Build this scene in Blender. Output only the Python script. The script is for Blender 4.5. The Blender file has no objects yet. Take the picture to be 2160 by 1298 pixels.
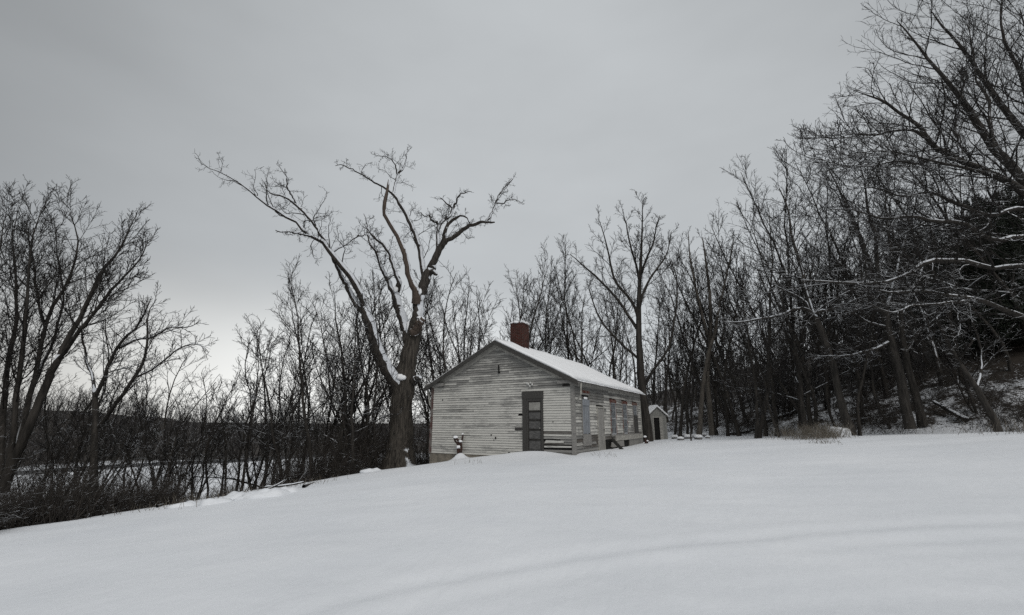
import bpy, math, random
import numpy as np
from mathutils import Vector, Matrix

# ------------------------------------------------------------------ camera, sky, sun, exposure
SC = bpy.context.scene
COL = SC.collection
F, VH = 960.0, 243.0                     # focal length and horizon offset in pixels of the 2160 px wide picture
TH = math.atan(VH / F)
cam_d = bpy.data.cameras.new('camera')
cam_d.sensor_width = 36.0
cam_d.lens = 36.0 * F / 2160.0
cam_d.clip_start, cam_d.clip_end = 0.1, 6000
cam = bpy.data.objects.new('camera', cam_d)
COL.objects.link(cam)
cam.rotation_euler = (math.pi / 2 + TH, 0, 0)
SC.camera = cam

SUN_EL, SUN_AZ = math.radians(46), math.radians(162)      # azimuth clockwise from the viewing direction
world = bpy.data.worlds.new('World')
SC.world = world
world.use_nodes = True
wn = world.node_tree
for n in list(wn.nodes):
    wn.nodes.remove(n)
w_out = wn.nodes.new('ShaderNodeOutputWorld')
w_bg = wn.nodes.new('ShaderNodeBackground')
w_bg.inputs['Strength'].default_value = 0.1
w_sky = wn.nodes.new('ShaderNodeTexSky')
w_sky.sky_type = 'NISHITA'
w_sky.sun_disc = False
w_sky.sun_elevation = SUN_EL
w_sky.sun_rotation = SUN_AZ
w_sky.dust_density = 4.0
w_tc = wn.nodes.new('ShaderNodeTexCoord')
w_nz = wn.nodes.new('ShaderNodeTexNoise')               # soft overcast structure
w_nz.inputs['Scale'].default_value = 1.7
w_nz.inputs['Detail'].default_value = 4
w_nz.inputs['Roughness'].default_value = 0.5
w_map = wn.nodes.new('ShaderNodeMapping')
w_map.inputs['Scale'].default_value = (1, 1, 2.6)
w_map.inputs['Location'].default_value = (3.3, 1.2, 0.4)
wn.links.new(w_tc.outputs['Generated'], w_map.inputs['Vector'])
wn.links.new(w_map.outputs['Vector'], w_nz.inputs['Vector'])


def wmath(op, a, b=None, c=None, clamp=False):
    n = wn.nodes.new('ShaderNodeMath')
    n.operation = op
    n.use_clamp = clamp
    for i, v in enumerate((a, b, c)):
        if v is None:
            continue
        if isinstance(v, (int, float)):
            n.inputs[i].default_value = v
        else:
            wn.links.new(v, n.inputs[i])
    return n.outputs[0]


def wdot(v):
    n = wn.nodes.new('ShaderNodeVectorMath')
    n.operation = 'DOT_PRODUCT'
    l = math.sqrt(sum(q * q for q in v))
    n.inputs[1].default_value = tuple(q / l for q in v)
    wn.links.new(w_tc.outputs['Generated'], n.inputs[0])
    return n.outputs['Value']


def wrange(v, a, b, c, d, kind='SMOOTHSTEP'):
    n = wn.nodes.new('ShaderNodeMapRange')
    n.interpolation_type = kind
    for i, q in zip((1, 2, 3, 4), (a, b, c, d)):
        n.inputs[i].default_value = q
    wn.links.new(v, n.inputs[0])
    return n.outputs[0]


bright = wrange(wdot((0.10, 1.0, 0.33)), 0.45, 0.98, 3.15, 5.6)        # cloud deck thinner ahead, beyond the valley
zen = wrange(wdot((0.0, -0.25, 1.0)), 0.62, 1.0, 0.0, 1.5)            # overcast deck brightest towards the zenith
glow = wrange(wdot((-0.50, 1.0, 0.02)), 0.80, 1.0, 0.0, 1.35)         # low pale break on the left horizon
low = wrange(wdot((0.0, 0.0, 1.0)), 0.02, 0.34, 1.0, 0.0)
glow = wmath('MULTIPLY', glow, low)
cl = wmath('ADD', bright, zen)
cl = wmath('MULTIPLY', cl, wrange(w_nz.outputs['Fac'], 0.25, 0.75, 0.89, 1.10, 'LINEAR'))
cl = wmath('ADD', cl, wmath('MULTIPLY', low, wrange(wdot((0.05, 1.0, 0.1)), 0.55, 1.0, 0.5, 2.6)))
w_cc = wn.nodes.new('ShaderNodeCombineColor')
wn.links.new(wmath('ADD', wmath('MULTIPLY', cl, 0.955), wmath('MULTIPLY', glow, 2.2)), w_cc.inputs[0])
wn.links.new(wmath('ADD', wmath('MULTIPLY', cl, 1.0), wmath('MULTIPLY', glow, 2.0)), w_cc.inputs[1])
wn.links.new(wmath('ADD', wmath('MULTIPLY', cl, 1.03), wmath('MULTIPLY', glow, 1.65)), w_cc.inputs[2])
w_mix = wn.nodes.new('ShaderNodeMix')
w_mix.data_type = 'RGBA'
w_mix.inputs[0].default_value = 0.97
wn.links.new(w_sky.outputs[0], w_mix.inputs[6])
wn.links.new(w_cc.outputs[0], w_mix.inputs[7])
wn.links.new(w_mix.outputs[2], w_bg.inputs['Color'])
wn.links.new(w_bg.outputs[0], w_out.inputs['Surface'])

sun_d = bpy.data.lights.new('sun', 'SUN')
sun_d.energy = 1.2
sun_d.angle = math.radians(35)
sun_d.color = (1.0, 0.97, 0.93)
sun = bpy.data.objects.new('sun', sun_d)
COL.objects.link(sun)
sdir = Vector((math.sin(SUN_AZ) * math.cos(SUN_EL), math.cos(SUN_AZ) * math.cos(SUN_EL), math.sin(SUN_EL)))
sun.rotation_euler = sdir.to_track_quat('Z', 'Y').to_euler()

SC.view_settings.view_transform = 'Standard'
SC.view_settings.look = 'None'
SC.view_settings.exposure = 0.0
SC.view_settings.gamma = 1.0
SC.cycles.max_bounces = 4
SC.cycles.diffuse_bounces = 3
SC.cycles.glossy_bounces = 2

# ------------------------------------------------------------------ helpers
rng = np.random.default_rng(7)


def unit(v):
    return v / np.maximum(np.linalg.norm(v, axis=-1, keepdims=True), 1e-9)


def ray(px, py):
    X = (px - 1080) / F
    v = (649 - py) / F
    return np.array([X, math.cos(TH) - v * math.sin(TH), math.sin(TH) + v * math.cos(TH)])


def at(px, py, Y):
    d = ray(px, py)
    return d * (Y / d[1])


def new_obj(name, me, mat=None, parent=None, loc=None):
    o = bpy.data.objects.new(name, me)
    COL.objects.link(o)
    if mat is not None:
        for m in (mat if isinstance(mat, (list, tuple)) else [mat]):
            me.materials.append(m)
    if parent is not None:
        o.parent = parent
    if loc is not None:
        o.location = loc
    return o


def tag(o, label=None, cat=None, group=None, kind=None):
    if label:
        o['label'] = label
    if cat:
        o['category'] = cat
    if group:
        o['group'] = group
    if kind:
        o['kind'] = kind
    return o


def empty(name, loc, rz=0.0):
    o = bpy.data.objects.new(name, None)
    COL.objects.link(o)
    o.location = loc
    o.rotation_euler = (0, 0, rz)
    return o


def mesh_np(name, V, faces, smooth=False, matidx=None, attr=None):
    """faces: list of (int array [k, m]) groups"""
    me = bpy.data.meshes.new(name)
    V = np.asarray(V, dtype=np.float32)
    me.vertices.add(len(V))
    me.vertices.foreach_set('co', V.ravel())
    groups = [np.asarray(g, dtype=np.int32) for g in faces if len(g)]
    tot = sum(g.size for g in groups)
    nf = sum(len(g) for g in groups)
    me.loops.add(tot)
    me.loops.foreach_set('vertex_index', np.concatenate([g.ravel() for g in groups]))
    me.polygons.add(nf)
    sizes = np.concatenate([np.full(len(g), g.shape[1], dtype=np.int32) for g in groups])
    starts = np.concatenate([[0], np.cumsum(sizes)[:-1]]).astype(np.int32)
    me.polygons.foreach_set('loop_start', starts)
    me.polygons.foreach_set('loop_total', sizes)
    me.polygons.foreach_set('use_smooth', np.full(nf, smooth, dtype=bool))
    if matidx is not None:
        me.polygons.foreach_set('material_index', np.asarray(matidx, dtype=np.int32))
    if attr:
        for k, (dom, vals) in attr.items():
            a = me.attributes.new(k, 'FLOAT', dom)
            a.data.foreach_set('value', np.asarray(vals, dtype=np.float32))
    me.update(calc_edges=True)
    return me


class MB:
    """collects boxes and polygons into one mesh"""

    def __init__(self):
        self.V, self.Fc, self.T, self.M = [], [], [], []

    def poly(self, pts, tint=0.5, mi=0):
        b = len(self.V)
        self.V += [tuple(p) for p in pts]
        self.Fc.append(list(range(b, b + len(pts))))
        self.T.append(tint)
        self.M.append(mi)

    def hexa(self, c, tint=0.5, mi=0):
        """8 corners: bottom ring 0-3, top ring 4-7"""
        b = len(self.V)
        self.V += [tuple(p) for p in c]
        for f in ((3, 2, 1, 0), (4, 5, 6, 7), (0, 1, 5, 4), (1, 2, 6, 5), (2, 3, 7, 6), (3, 0, 4, 7)):
            self.Fc.append([b + i for i in f])
            self.T.append(tint)
            self.M.append(mi)

    def box(self, lo, hi, tint=0.5, mi=0, jit=0.0):
        x0, y0, z0 = lo
        x1, y1, z1 = hi
        c = [(x0, y0, z0), (x1, y0, z0), (x1, y1, z0), (x0, y1, z0), (x0, y0, z1), (x1, y0, z1), (x1, y1, z1), (x0, y1, z1)]
        if jit:
            c = [tuple(q + random.uniform(-jit, jit) for q in p) for p in c]
        self.hexa(c, tint, mi)

    def bar(self, a, b, w, h, tint=0.5, up=(0, 0, 1)):
        a, b = Vector(a), Vector(b)
        d = (b - a).normalized()
        s = d.cross(Vector(up)).normalized() * (w / 2)
        u = s.cross(d).normalized() * (h / 2)
        c = [a - s - u, a + s - u, b + s - u, b - s - u, a - s + u, a + s + u, b + s + u, b - s + u]
        self.hexa([tuple(q) for q in c], tint)

    def build(self, name, mat, parent=None, loc=None, smooth=False):
        me = bpy.data.meshes.new(name)
        me.from_pydata(self.V, [], self.Fc)
        a = me.attributes.new('tint', 'FLOAT', 'FACE')
        a.data.foreach_set('value', np.asarray(self.T, dtype=np.float32))
        me.polygons.foreach_set('material_index', self.M)
        if smooth:
            me.polygons.foreach_set('use_smooth', [True] * len(self.Fc))
        me.update()
        return new_obj(name, me, mat, parent, loc)


# ------------------------------------------------------------------ tubes and trees
def tube_arrays(P, R, sides, seed=0, lump=0.0, cap=False):
    """P [m,n,3], R [m,n] -> verts, quads, tris"""
    m, n, _ = P.shape
    T = np.empty_like(P)
    T[:, 1:-1] = P[:, 2:] - P[:, :-2]
    T[:, 0] = P[:, 1] - P[:, 0]
    T[:, -1] = P[:, -1] - P[:, -2]
    T = unit(T)
    avg = unit(P[:, -1] - P[:, 0])
    ref = np.where(np.abs(avg[:, 2:3]) > 0.8, np.array([[1.0, 0.13, 0]]), np.array([[0.02, 0.05, 1.0]]))
    U = unit(np.cross(T, ref[:, None, :]))
    W = np.cross(T, U)
    a = np.arange(sides) * (2 * math.pi / sides)
    ca, sa = np.cos(a), np.sin(a)
    RR = R[:, :, None] * np.ones(sides)
    if lump:
        r = np.random.default_rng(seed)
        ph = r.uniform(0, 6.28, (m, 3))
        for k, q in enumerate((3, 5, 8)):
            RR = RR * (1 + lump / (k + 1) * np.sin(q * a[None, None, :] + ph[:, k, None, None] + 0.35 * np.arange(n)[None, :, None]))
        RR = RR * (1 + lump * 0.5 * r.standard_normal(RR.shape))
    V = P[:, :, None, :] + RR[..., None] * (U[:, :, None, :] * ca[None, None, :, None] + W[:, :, None, :] * sa[None, None, :, None])
    V = V.reshape(-1, 3)
    base = (np.arange(m) * n * sides)[:, None, None]
    ring = (np.arange(n - 1) * sides)[None, :, None]
    i = np.arange(sides)[None, None, :]
    j = (np.arange(sides) + 1) % sides
    j = j[None, None, :]
    Q = np.stack([base + ring + i, base + ring + j, base + ring + sides + j, base + ring + sides + i], -1).reshape(-1, 4)
    tris = np.zeros((0, 3), dtype=np.int32)
    if cap:
        tips = P[:, -1] + T[:, -1] * R[:, -1:] * 0.4
        b = len(V)
        V = np.concatenate([V, tips])
        last = (np.arange(m) * n * sides + (n - 1) * sides)[:, None]
        tris = np.stack([last + i[0], last + j[0], np.repeat((b + np.arange(m))[:, None], sides, 1)], -1).reshape(-1, 3)
    return V, Q, tris


def tubes_mesh(name, batches):
    """batches: list of (P, R, sides, lump, cap)"""
    Vs, Qs, Ts = [], [], []
    off = 0
    for k, (P, R, s, lump, cap) in enumerate(batches):
        if len(P) == 0:
            continue
        V, Q, T = tube_arrays(P, R, s, k, lump, cap)
        Vs.append(V)
        Qs.append(Q + off)
        Ts.append(T + off)
        off += len(V)
    return mesh_np(name, np.concatenate(Vs), [np.concatenate(Qs), np.concatenate(Ts)], smooth=True)


def sprout(par, k, t0, t1, ang, asd, lr, n, rr, wig, trop, r, rmin=0.006, fall=0.6, lmin=0.12, lmax=99, zref=None):
    P, R, L = par
    m, np_, _ = P.shape
    if m == 0:
        return P, R, L
    t = t0 + (t1 - t0) * (np.arange(k)[None, :] + r.uniform(0, 1, (m, k))) / k
    ii = t * (np_ - 1)
    i0 = np.minimum(ii.astype(int), np_ - 2)
    f = (ii - i0)[..., None]
    mi = np.arange(m)[:, None]
    S = P[mi, i0] * (1 - f) + P[mi, i0 + 1] * f
    Rs = R[mi, i0] * (1 - f[..., 0]) + R[mi, i0 + 1] * f[..., 0]
    T = unit(P[mi, i0 + 1] - P[mi, i0])
    ref = np.where(np.abs(T[..., 2:3]) > 0.9, np.array([1.0, 0, 0]), np.array([0, 0, 1.0]))
    U = unit(np.cross(T, ref))
    W = np.cross(T, U)
    phi = r.uniform(0, 6.28, (m, 1)) + np.arange(k)[None, :] * 2.4 + r.normal(0, 0.5, (m, k))
    a = np.radians(np.clip(ang + asd * r.standard_normal((m, k)), 8, 110))
    D = np.cos(a)[..., None] * T + np.sin(a)[..., None] * (np.cos(phi)[..., None] * U + np.sin(phi)[..., None] * W)
    Lc = L[:, None] * lr * (1.05 - fall * t) * r.uniform(0.55, 1.3, (m, k))
    Lc = np.minimum(Lc, lmax)
    S, D, Lc, Rs = S.reshape(-1, 3), D.reshape(-1, 3), Lc.ravel(), Rs.ravel()
    keep = Lc > lmin
    S, D, Lc, Rs = S[keep], D[keep], Lc[keep], Rs[keep]
    q = len(S)
    C = np.empty((q, n, 3))
    C[:, 0] = S
    d = D
    for j in range(1, n):
        d = unit(d + wig * r.standard_normal((q, 3)) + np.array([0, 0, trop]))
        C[:, j] = C[:, j - 1] + d * (Lc / (n - 1))[:, None]
    R0 = np.maximum(np.minimum(Rs * rr, 0.0105 * Lc + 0.005) * r.uniform(0.8, 1.1, q), rmin)
    Rc = np.maximum(R0[:, None] * (1 - 0.72 * np.linspace(0, 1, n)[None, :]), rmin * 0.75)
    return C, Rc, Lc


def resample(pts, rad, n, wob=0.0, r=None):
    """catmull-rom through pts [k,3]"""
    pts = np.asarray(pts, float)
    rad = np.asarray(rad, float)
    k = len(pts)
    seg = np.linalg.norm(np.diff(pts, axis=0), axis=1)
    s = np.concatenate([[0], np.cumsum(seg)])
    u = np.linspace(0, s[-1], n)
    ext = np.vstack([2 * pts[0] - pts[1], pts, 2 * pts[-1] - pts[-2]])
    out = np.empty((n, 3))
    for i, q in enumerate(u):
        j = min(max(np.searchsorted(s, q, 'right') - 1, 0), k - 2)
        t = (q - s[j]) / max(seg[j], 1e-6)
        p0, p1, p2, p3 = ext[j], ext[j + 1], ext[j + 2], ext[j + 3]
        out[i] = 0.5 * (2 * p1 + (p2 - p0) * t + (2 * p0 - 5 * p1 + 4 * p2 - p3) * t * t + (3 * p1 - p0 - 3 * p2 + p3) * t ** 3)
    if wob and r is not None:
        w = r.standard_normal((n, 3)) * wob
        w[0] = 0
        out += w * np.interp(u, s, rad)[:, None]
    return out, np.interp(u, s, rad), s[-1]


# ------------------------------------------------------------------ materials
def mat(name):
    m = bpy.data.materials.new(name)
    m.use_nodes = True
    nt = m.node_tree
    b = nt.nodes['Principled BSDF']
    b.inputs['Roughness'].default_value = 0.85
    b.inputs['Specular IOR Level'].default_value = 0.25
    return m, nt, b


class N:
    def __init__(self, nt):
        self.nt = nt

    def node(self, kind, **kw):
        n = self.nt.nodes.new(kind)
        for k, v in kw.items():
            setattr(n, k, v)
        return n

    def link(self, a, b):
        self.nt.links.new(a, b)

    def m(self, op, a, b=None, clamp=False):
        n = self.node('ShaderNodeMath', operation=op, use_clamp=clamp)
        for i, v in enumerate((a, b)):
            if v is None:
                continue
            if isinstance(v, (int, float)):
                n.inputs[i].default_value = v
            else:
                self.link(v, n.inputs[i])
        return n.outputs[0]

    def rng(self, v, a, b, c=0.0, d=1.0, kind='LINEAR'):
        n = self.node('ShaderNodeMapRange', interpolation_type=kind)
        for i, q in zip((1, 2, 3, 4), (a, b, c, d)):
            n.inputs[i].default_value = q
        self.link(v, n.inputs[0])
        return n.outputs[0]

    def noise(self, scale, detail=4, rough=0.55, vec=None, mscale=None, dist=0.0):
        n = self.node('ShaderNodeTexNoise')
        n.inputs['Scale'].default_value = scale
        n.inputs['Detail'].default_value = detail
        n.inputs['Roughness'].default_value = rough
        n.inputs['Distortion'].default_value = dist
        if vec is None:
            vec = self.node('ShaderNodeTexCoord').outputs['Object']
        if mscale:
            mp = self.node('ShaderNodeMapping')
            mp.inputs['Scale'].default_value = mscale
            self.link(vec, mp.inputs['Vector'])
            vec = mp.outputs['Vector']
        self.link(vec, n.inputs['Vector'])
        return n.outputs['Fac']

    def mix(self, f, a, b):
        n = self.node('ShaderNodeMix', data_type='RGBA')
        for i, v in ((0, f), (6, a), (7, b)):
            if isinstance(v, (int, float)):
                n.inputs[i].default_value = v
            elif isinstance(v, tuple):
                n.inputs[i].default_value = (*v, 1)
            else:
                self.link(v, n.inputs[i])
        return n.outputs[2]

    def bump(self, h, dist, strength=1.0):
        n = self.node('ShaderNodeBump')
        n.inputs['Distance'].default_value = dist
        n.inputs['Strength'].default_value = strength
        self.link(h, n.inputs['Height'])
        return n.outputs['Normal']


SNOW = (0.80, 0.83, 0.87)


def bark_mat(name, c1, c2, snow_lo=0.35, snow_hi=0.75, cover=0.5, fur=(9, 9, 1.3), bump=0.02, light=None, wind=None):
    m, nt, b = mat(name)
    g = N(nt)
    f = g.noise(1.0, 5, 0.6, mscale=fur)
    col = g.mix(g.rng(f, 0.35, 0.65), c1, c2)
    if light:
        col = g.mix(g.rng(g.noise(0.9, 3), 0.52, 0.62), col, light)
    geo = g.node('ShaderNodeNewGeometry')
    dp = g.node('ShaderNodeVectorMath', operation='DOT_PRODUCT')
    g.link(geo.outputs['Normal'], dp.inputs[0])
    dp.inputs[1].default_value = wind or (0, 0, 1)          # snow lies on top, or is plastered on the windward side
    nz = g.rng(dp.outputs['Value'], snow_lo, snow_hi)
    patch = g.rng(g.noise(2.2, 5, 0.65), 0.62 - 0.32 * cover, 0.70 - 0.32 * cover)
    fac = g.m('MULTIPLY', nz, patch, True)
    fac = g.rng(fac, 0.35, 0.6)
    g.link(g.mix(fac, col, SNOW), b.inputs['Base Color'])
    if bump:
        g.link(g.bump(f, bump, 0.9), b.inputs['Normal'])
    return m


WIND = (0.58, -0.36, 0.73)
M_BARK = bark_mat('bark_dark', (0.020, 0.018, 0.016), (0.060, 0.053, 0.046), 0.55, 0.9, 0.45)
M_BARK_SNOW = bark_mat('bark_snowy', (0.020, 0.018, 0.016), (0.064, 0.057, 0.050), 0.56, 0.74, 0.74, wind=(-0.12, -0.40, 0.90))
M_BARK_OAK = bark_mat('bark_furrowed', (0.022, 0.019, 0.017), (0.080, 0.070, 0.060), 0.46, 0.60, 0.80, fur=(14, 14, 1.4), bump=0.09, wind=WIND)
M_BARK_TRUNK = bark_mat('bark_furrowed_trunk', (0.016, 0.014, 0.012), (0.098, 0.086, 0.072), 0.78, 0.92, 0.5, fur=(15, 15, 1.0), bump=0.12, wind=WIND)
M_BARK_PALE = bark_mat('bark_pale', (0.065, 0.057, 0.048), (0.13, 0.115, 0.098), 0.35, 0.7, 0.9)
M_BARE = bark_mat('bare_wood', (0.055, 0.041, 0.033), (0.125, 0.098, 0.080), 0.6, 0.78, 0.8, fur=(20, 20, 2), wind=WIND)
M_TWIG = bark_mat('twig_bark', (0.016, 0.0145, 0.013), (0.036, 0.032, 0.029), 0.6, 0.95, 0.3, bump=0)
M_TWIG_SNOW = bark_mat('twig_bark_snowy', (0.016, 0.0145, 0.013), (0.036, 0.032, 0.029), 0.45, 0.75, 0.55, bump=0)
M_FAR = bark_mat('far_wood', (0.035, 0.033, 0.033), (0.065, 0.060, 0.058), 0.5, 0.9, 0.4, fur=(.3, .3, .3), bump=0)  # paler than near bark, slight air haze put into the colour
M_BRUSH = bark_mat('brush_stems', (0.023, 0.020, 0.018), (0.058, 0.050, 0.043), 0.6, 0.95, 0.45, bump=0)
M_STRAW = bark_mat('dry_stems', (0.085, 0.075, 0.060), (0.22, 0.195, 0.16), 0.5, 0.9, 0.45, bump=0)


def plain(name, c, c2=None, scale=6.0, rough=0.85, ms=None, bump=0.0, spec=0.25, lo=0.35, hi=0.65):
    m, nt, b = mat(name)
    g = N(nt)
    f = g.noise(scale, 5, 0.6, mscale=ms)
    g.link(g.mix(g.rng(f, lo, hi), c, c2 or tuple(q * 0.75 for q in c)), b.inputs['Base Color'])
    b.inputs['Roughness'].default_value = rough
    b.inputs['Specular IOR Level'].default_value = spec
    if bump:
        g.link(g.bump(f, bump), b.inputs['Normal'])
    return m


def snow_mat():
    m, nt, b = mat('snow')
    g = N(nt)
    tc = g.node('ShaderNodeTexCoord')
    at_ = g.node('ShaderNodeAttribute', attribute_name='litter')
    n1 = g.noise(0.9, 6, 0.68, vec=tc.outputs['Object'])
    n2 = g.noise(7.0, 5, 0.7, vec=tc.outputs['Object'])
    nn = g.m('ADD', g.m('MULTIPLY', n1, 0.6), g.m('MULTIPLY', n2, 0.4))
    v = g.m('ADD', at_.outputs['Fac'], g.m('MULTIPLY', g.m('SUBTRACT', nn, 0.5), 1.9))
    fac = g.rng(v, 0.45, 0.58)
    lit = g.mix(g.noise(11, 4, 0.7, vec=tc.outputs['Object']), (0.020, 0.017, 0.014), (0.058, 0.047, 0.038))
    sn = g.mix(g.rng(g.noise(0.35, 4, 0.6, vec=tc.outputs['Object']), 0.3, 0.7), (0.76, 0.785, 0.82), (0.84, 0.86, 0.89))
    g.link(g.mix(fac, sn, lit), b.inputs['Base Color'])
    b.inputs['Roughness'].default_value = 0.75
    h = g.m('ADD', g.m('MULTIPLY', g.noise(5.0, 4, 0.55, vec=tc.outputs['Object'], mscale=(1.0, 0.55, 1)), 0.75),
            g.m('MULTIPLY', g.noise(55.0, 3, 0.6, vec=tc.outputs['Object']), 0.07))
    g.link(g.bump(h, 0.036, 0.8), b.inputs['Normal'])
    return m


M_SNOW = snow_mat()


def snowcap_mat():
    m, nt, b = mat('snow_cap')
    g = N(nt)
    g.link(g.mix(g.noise(3, 4), (0.88, 0.89, 0.91), (0.93, 0.94, 0.95)), b.inputs['Base Color'])
    g.link(g.bump(g.noise(14, 4, 0.6), 0.02), b.inputs['Normal'])
    return m


M_CAP = snowcap_mat()


def siding_mat(name, horiz):
    """old white paint worn back to grey boards; horiz = stretch along the boards (local axis scale)"""
    m, nt, b = mat(name)
    g = N(nt)
    tc = g.node('ShaderNodeTexCoord')
    o = tc.outputs['Object']
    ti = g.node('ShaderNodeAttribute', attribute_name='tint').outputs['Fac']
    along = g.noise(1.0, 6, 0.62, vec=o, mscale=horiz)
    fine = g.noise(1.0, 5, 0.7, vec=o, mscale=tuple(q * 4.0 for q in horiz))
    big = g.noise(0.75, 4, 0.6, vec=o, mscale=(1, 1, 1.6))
    wear_shade = g.m('ADD', g.m('MULTIPLY', along, 0.40), g.m('MULTIPLY', fine, 0.25))
    wear_shade = g.m('ADD', wear_shade, g.m('MULTIPLY', big, 0.35))
    wear_shade = g.m('ADD', wear_shade, g.m('MULTIPLY', g.m('SUBTRACT', ti, 0.5), 0.75))  # tint also carries the lap shadow painted on the under-edges
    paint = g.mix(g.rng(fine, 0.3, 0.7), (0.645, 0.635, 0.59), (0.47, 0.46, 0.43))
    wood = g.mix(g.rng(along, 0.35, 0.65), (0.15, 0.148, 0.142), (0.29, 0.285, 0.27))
    col = g.mix(g.rng(wear_shade, 0.465, 0.58), paint, wood)
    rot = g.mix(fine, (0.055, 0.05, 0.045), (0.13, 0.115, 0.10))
    col = g.mix(g.rng(wear_shade, 0.74, 0.86), col, rot)
    g.link(col, b.inputs['Base Color'])
    g.link(g.bump(fine, 0.006), b.inputs['Normal'])
    return m


M_GABLE = siding_mat('weathered_paint_gable', (3.0, 1.1, 22.0))
M_SIDE = siding_mat('weathered_paint_side', (1.1, 3.0, 22.0))
M_TRIM = plain('grey_trim', (0.17, 0.165, 0.16), (0.30, 0.29, 0.27), 3, ms=(3, 3, 14), bump=0.004)
M_TRIM_L = plain('pale_trim', (0.42, 0.41, 0.37), (0.25, 0.24, 0.225), 2.5, ms=(2, 2, 6), bump=0.004)
M_DARKTRIM = plain('charcoal_trim', (0.036, 0.035, 0.033), (0.078, 0.075, 0.070), 4, ms=(4, 4, 10))
M_DOOR = plain('charcoal_door', (0.055, 0.054, 0.053), (0.125, 0.122, 0.118), 3, ms=(2, 2, 8), rough=0.6)  # panel sheen put into the colour as a paler tone
M_DOOR_L = plain('dusty_panel', (0.33, 0.325, 0.30), (0.20, 0.195, 0.18), 5)
M_RED = plain('faded_red_paint', (0.10, 0.030, 0.022), (0.17, 0.13, 0.11), 7, lo=0.45, hi=0.6)
M_REDDARK = plain('dark_red_paint', (0.085, 0.045, 0.040), (0.16, 0.145, 0.135), 5, lo=0.4, hi=0.6)
M_BLACK = plain('dark_void', (0.008, 0.008, 0.008), (0.014, 0.013, 0.012))
M_GLASS = plain('dusty_glass', (0.035, 0.042, 0.047), (0.10, 0.112, 0.12), 2.5, rough=0.25, spec=0.5)
M_PLANK = plain('grey_planks', (0.20, 0.195, 0.185), (0.34, 0.33, 0.31), 3, ms=(10, 10, 1.2), bump=0.004)
M_PLANKBLUE = plain('bluish_planks', (0.30, 0.32, 0.345), (0.17, 0.18, 0.195), 3, ms=(10, 10, 1.2), bump=0.004)
M_WFRAME = plain('peeling_frame', (0.27, 0.265, 0.25), (0.15, 0.06, 0.045), 5, lo=0.45, hi=0.6)
M_LEAF = plain('door_leaf_dark', (0.016, 0.015, 0.014), (0.040, 0.038, 0.035), 5)  # rails and stiles darkened so the painted panel sheen stands out
M_SASH = plain('worn_sash', (0.40, 0.415, 0.43), (0.26, 0.27, 0.28), 6)
M_ROOF = plain('roof_metal', (0.05, 0.05, 0.052), (0.10, 0.095, 0.09), 3)
M_CONC = plain('foundation_stone', (0.25, 0.222, 0.18), (0.13, 0.118, 0.10), 3.2, bump=0.02)
M_ASPH = plain('wet_asphalt', (0.060, 0.062, 0.066), (0.085, 0.087, 0.09), 0.4)
M_OUT = plain('outhouse_boards', (0.19, 0.19, 0.175), (0.31, 0.305, 0.285), 3, ms=(14, 14, 1.5))
M_STONE = plain('rubble_stone', (0.12, 0.115, 0.11), (0.22, 0.21, 0.20), 4, bump=0.02)
M_PORC = plain('white_porcelain', (0.62, 0.62, 0.60), (0.5, 0.5, 0.48), 6, rough=0.35)
M_RUST = plain('rotten_red_wood', (0.060, 0.026, 0.020), (0.035, 0.026, 0.023), 9)


def brick_mat():
    m, nt, b = mat('chimney_brick')
    g = N(nt)
    br = g.node('ShaderNodeTexBrick')
    tc = g.node('ShaderNodeTexCoord')
    sx = g.node('ShaderNodeSeparateXYZ')
    g.link(tc.outputs['Object'], sx.inputs[0])
    cb = g.node('ShaderNodeCombineXYZ')
    g.link(g.m('ADD', sx.outputs['X'], sx.outputs['Y']), cb.inputs[0])
    g.link(sx.outputs['Z'], cb.inputs[1])
    g.link(cb.outputs[0], br.inputs['Vector'])
    br.inputs['Scale'].default_value = 1.0
    br.inputs['Brick Width'].default_value = 0.21
    br.inputs['Row Height'].default_value = 0.075
    br.inputs['Mortar Size'].default_value = 0.008
    br.inputs['Color1'].default_value = (0.075, 0.017, 0.011, 1)
    br.inputs['Color2'].default_value = (0.045, 0.014, 0.011, 1)
    br.inputs['Mortar'].default_value = (0.12, 0.095, 0.082, 1)
    col = g.mix(g.rng(g.noise(5, 5), 0.45, 0.7), br.outputs['Color'], (0.05, 0.025, 0.02))
    g.link(col, b.inputs['Base Color'])
    g.link(g.bump(br.outputs['Fac'], -0.01), b.inputs['Normal'])
    return m


M_BRICK = brick_mat()

# ------------------------------------------------------------------ terrain
CTRL = np.array([
    (0, 0, -1.62), (0, 4.3, -1.56), (-5, 4, -1.88), (5, 4, -1.36), (2.46, 18.6, -1.22), (-3.8, 22.1, -1.87), (-0.7, 20.4, -1.30),
    (-10.5, 20, -2.7), (-12.4, 16, -2.75), (-13.4, 13, -2.75), (-14, 8, -2.8), (-12, 1, -2.5), (18.5, 17, -0.36), (24, 21, -0.45),
    (12.4, 20, -0.74), (17, 27, -0.75), (12.5, 30, -1.02), (11, 36, -1.17), (7.7, 28, -1.17), (18, 38, -0.85), (0, 30, -2.3),
    (14, 7, -0.75), (20, 8, -0.35), (30, 14, -0.15), (0, 12, -1.42), (8, 14, -1.05), (-7.7, 20.6, -2.3), (-6, 22, -2.1), (10, 50, -1.3), (-2, 40, -2.6)])
XE_Y = [-60, 0, 8, 13, 16, 20, 21.2, 23.5, 28, 33, 38, 46, 80, 400, 2000]
XE_X = [-13, -13, -13.6, -13.4, -12.4, -10.5, -8.0, -6.6, -4.2, -1.5, 1.5, 5.0, 9, 30, 150]
XH_Y = [-60, 10, 20, 27, 33, 40, 60, 100, 400, 2000]
XH_X = [36, 31, 24, 19, 16.5, 15.5, 15, 17, 40, 200]


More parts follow.
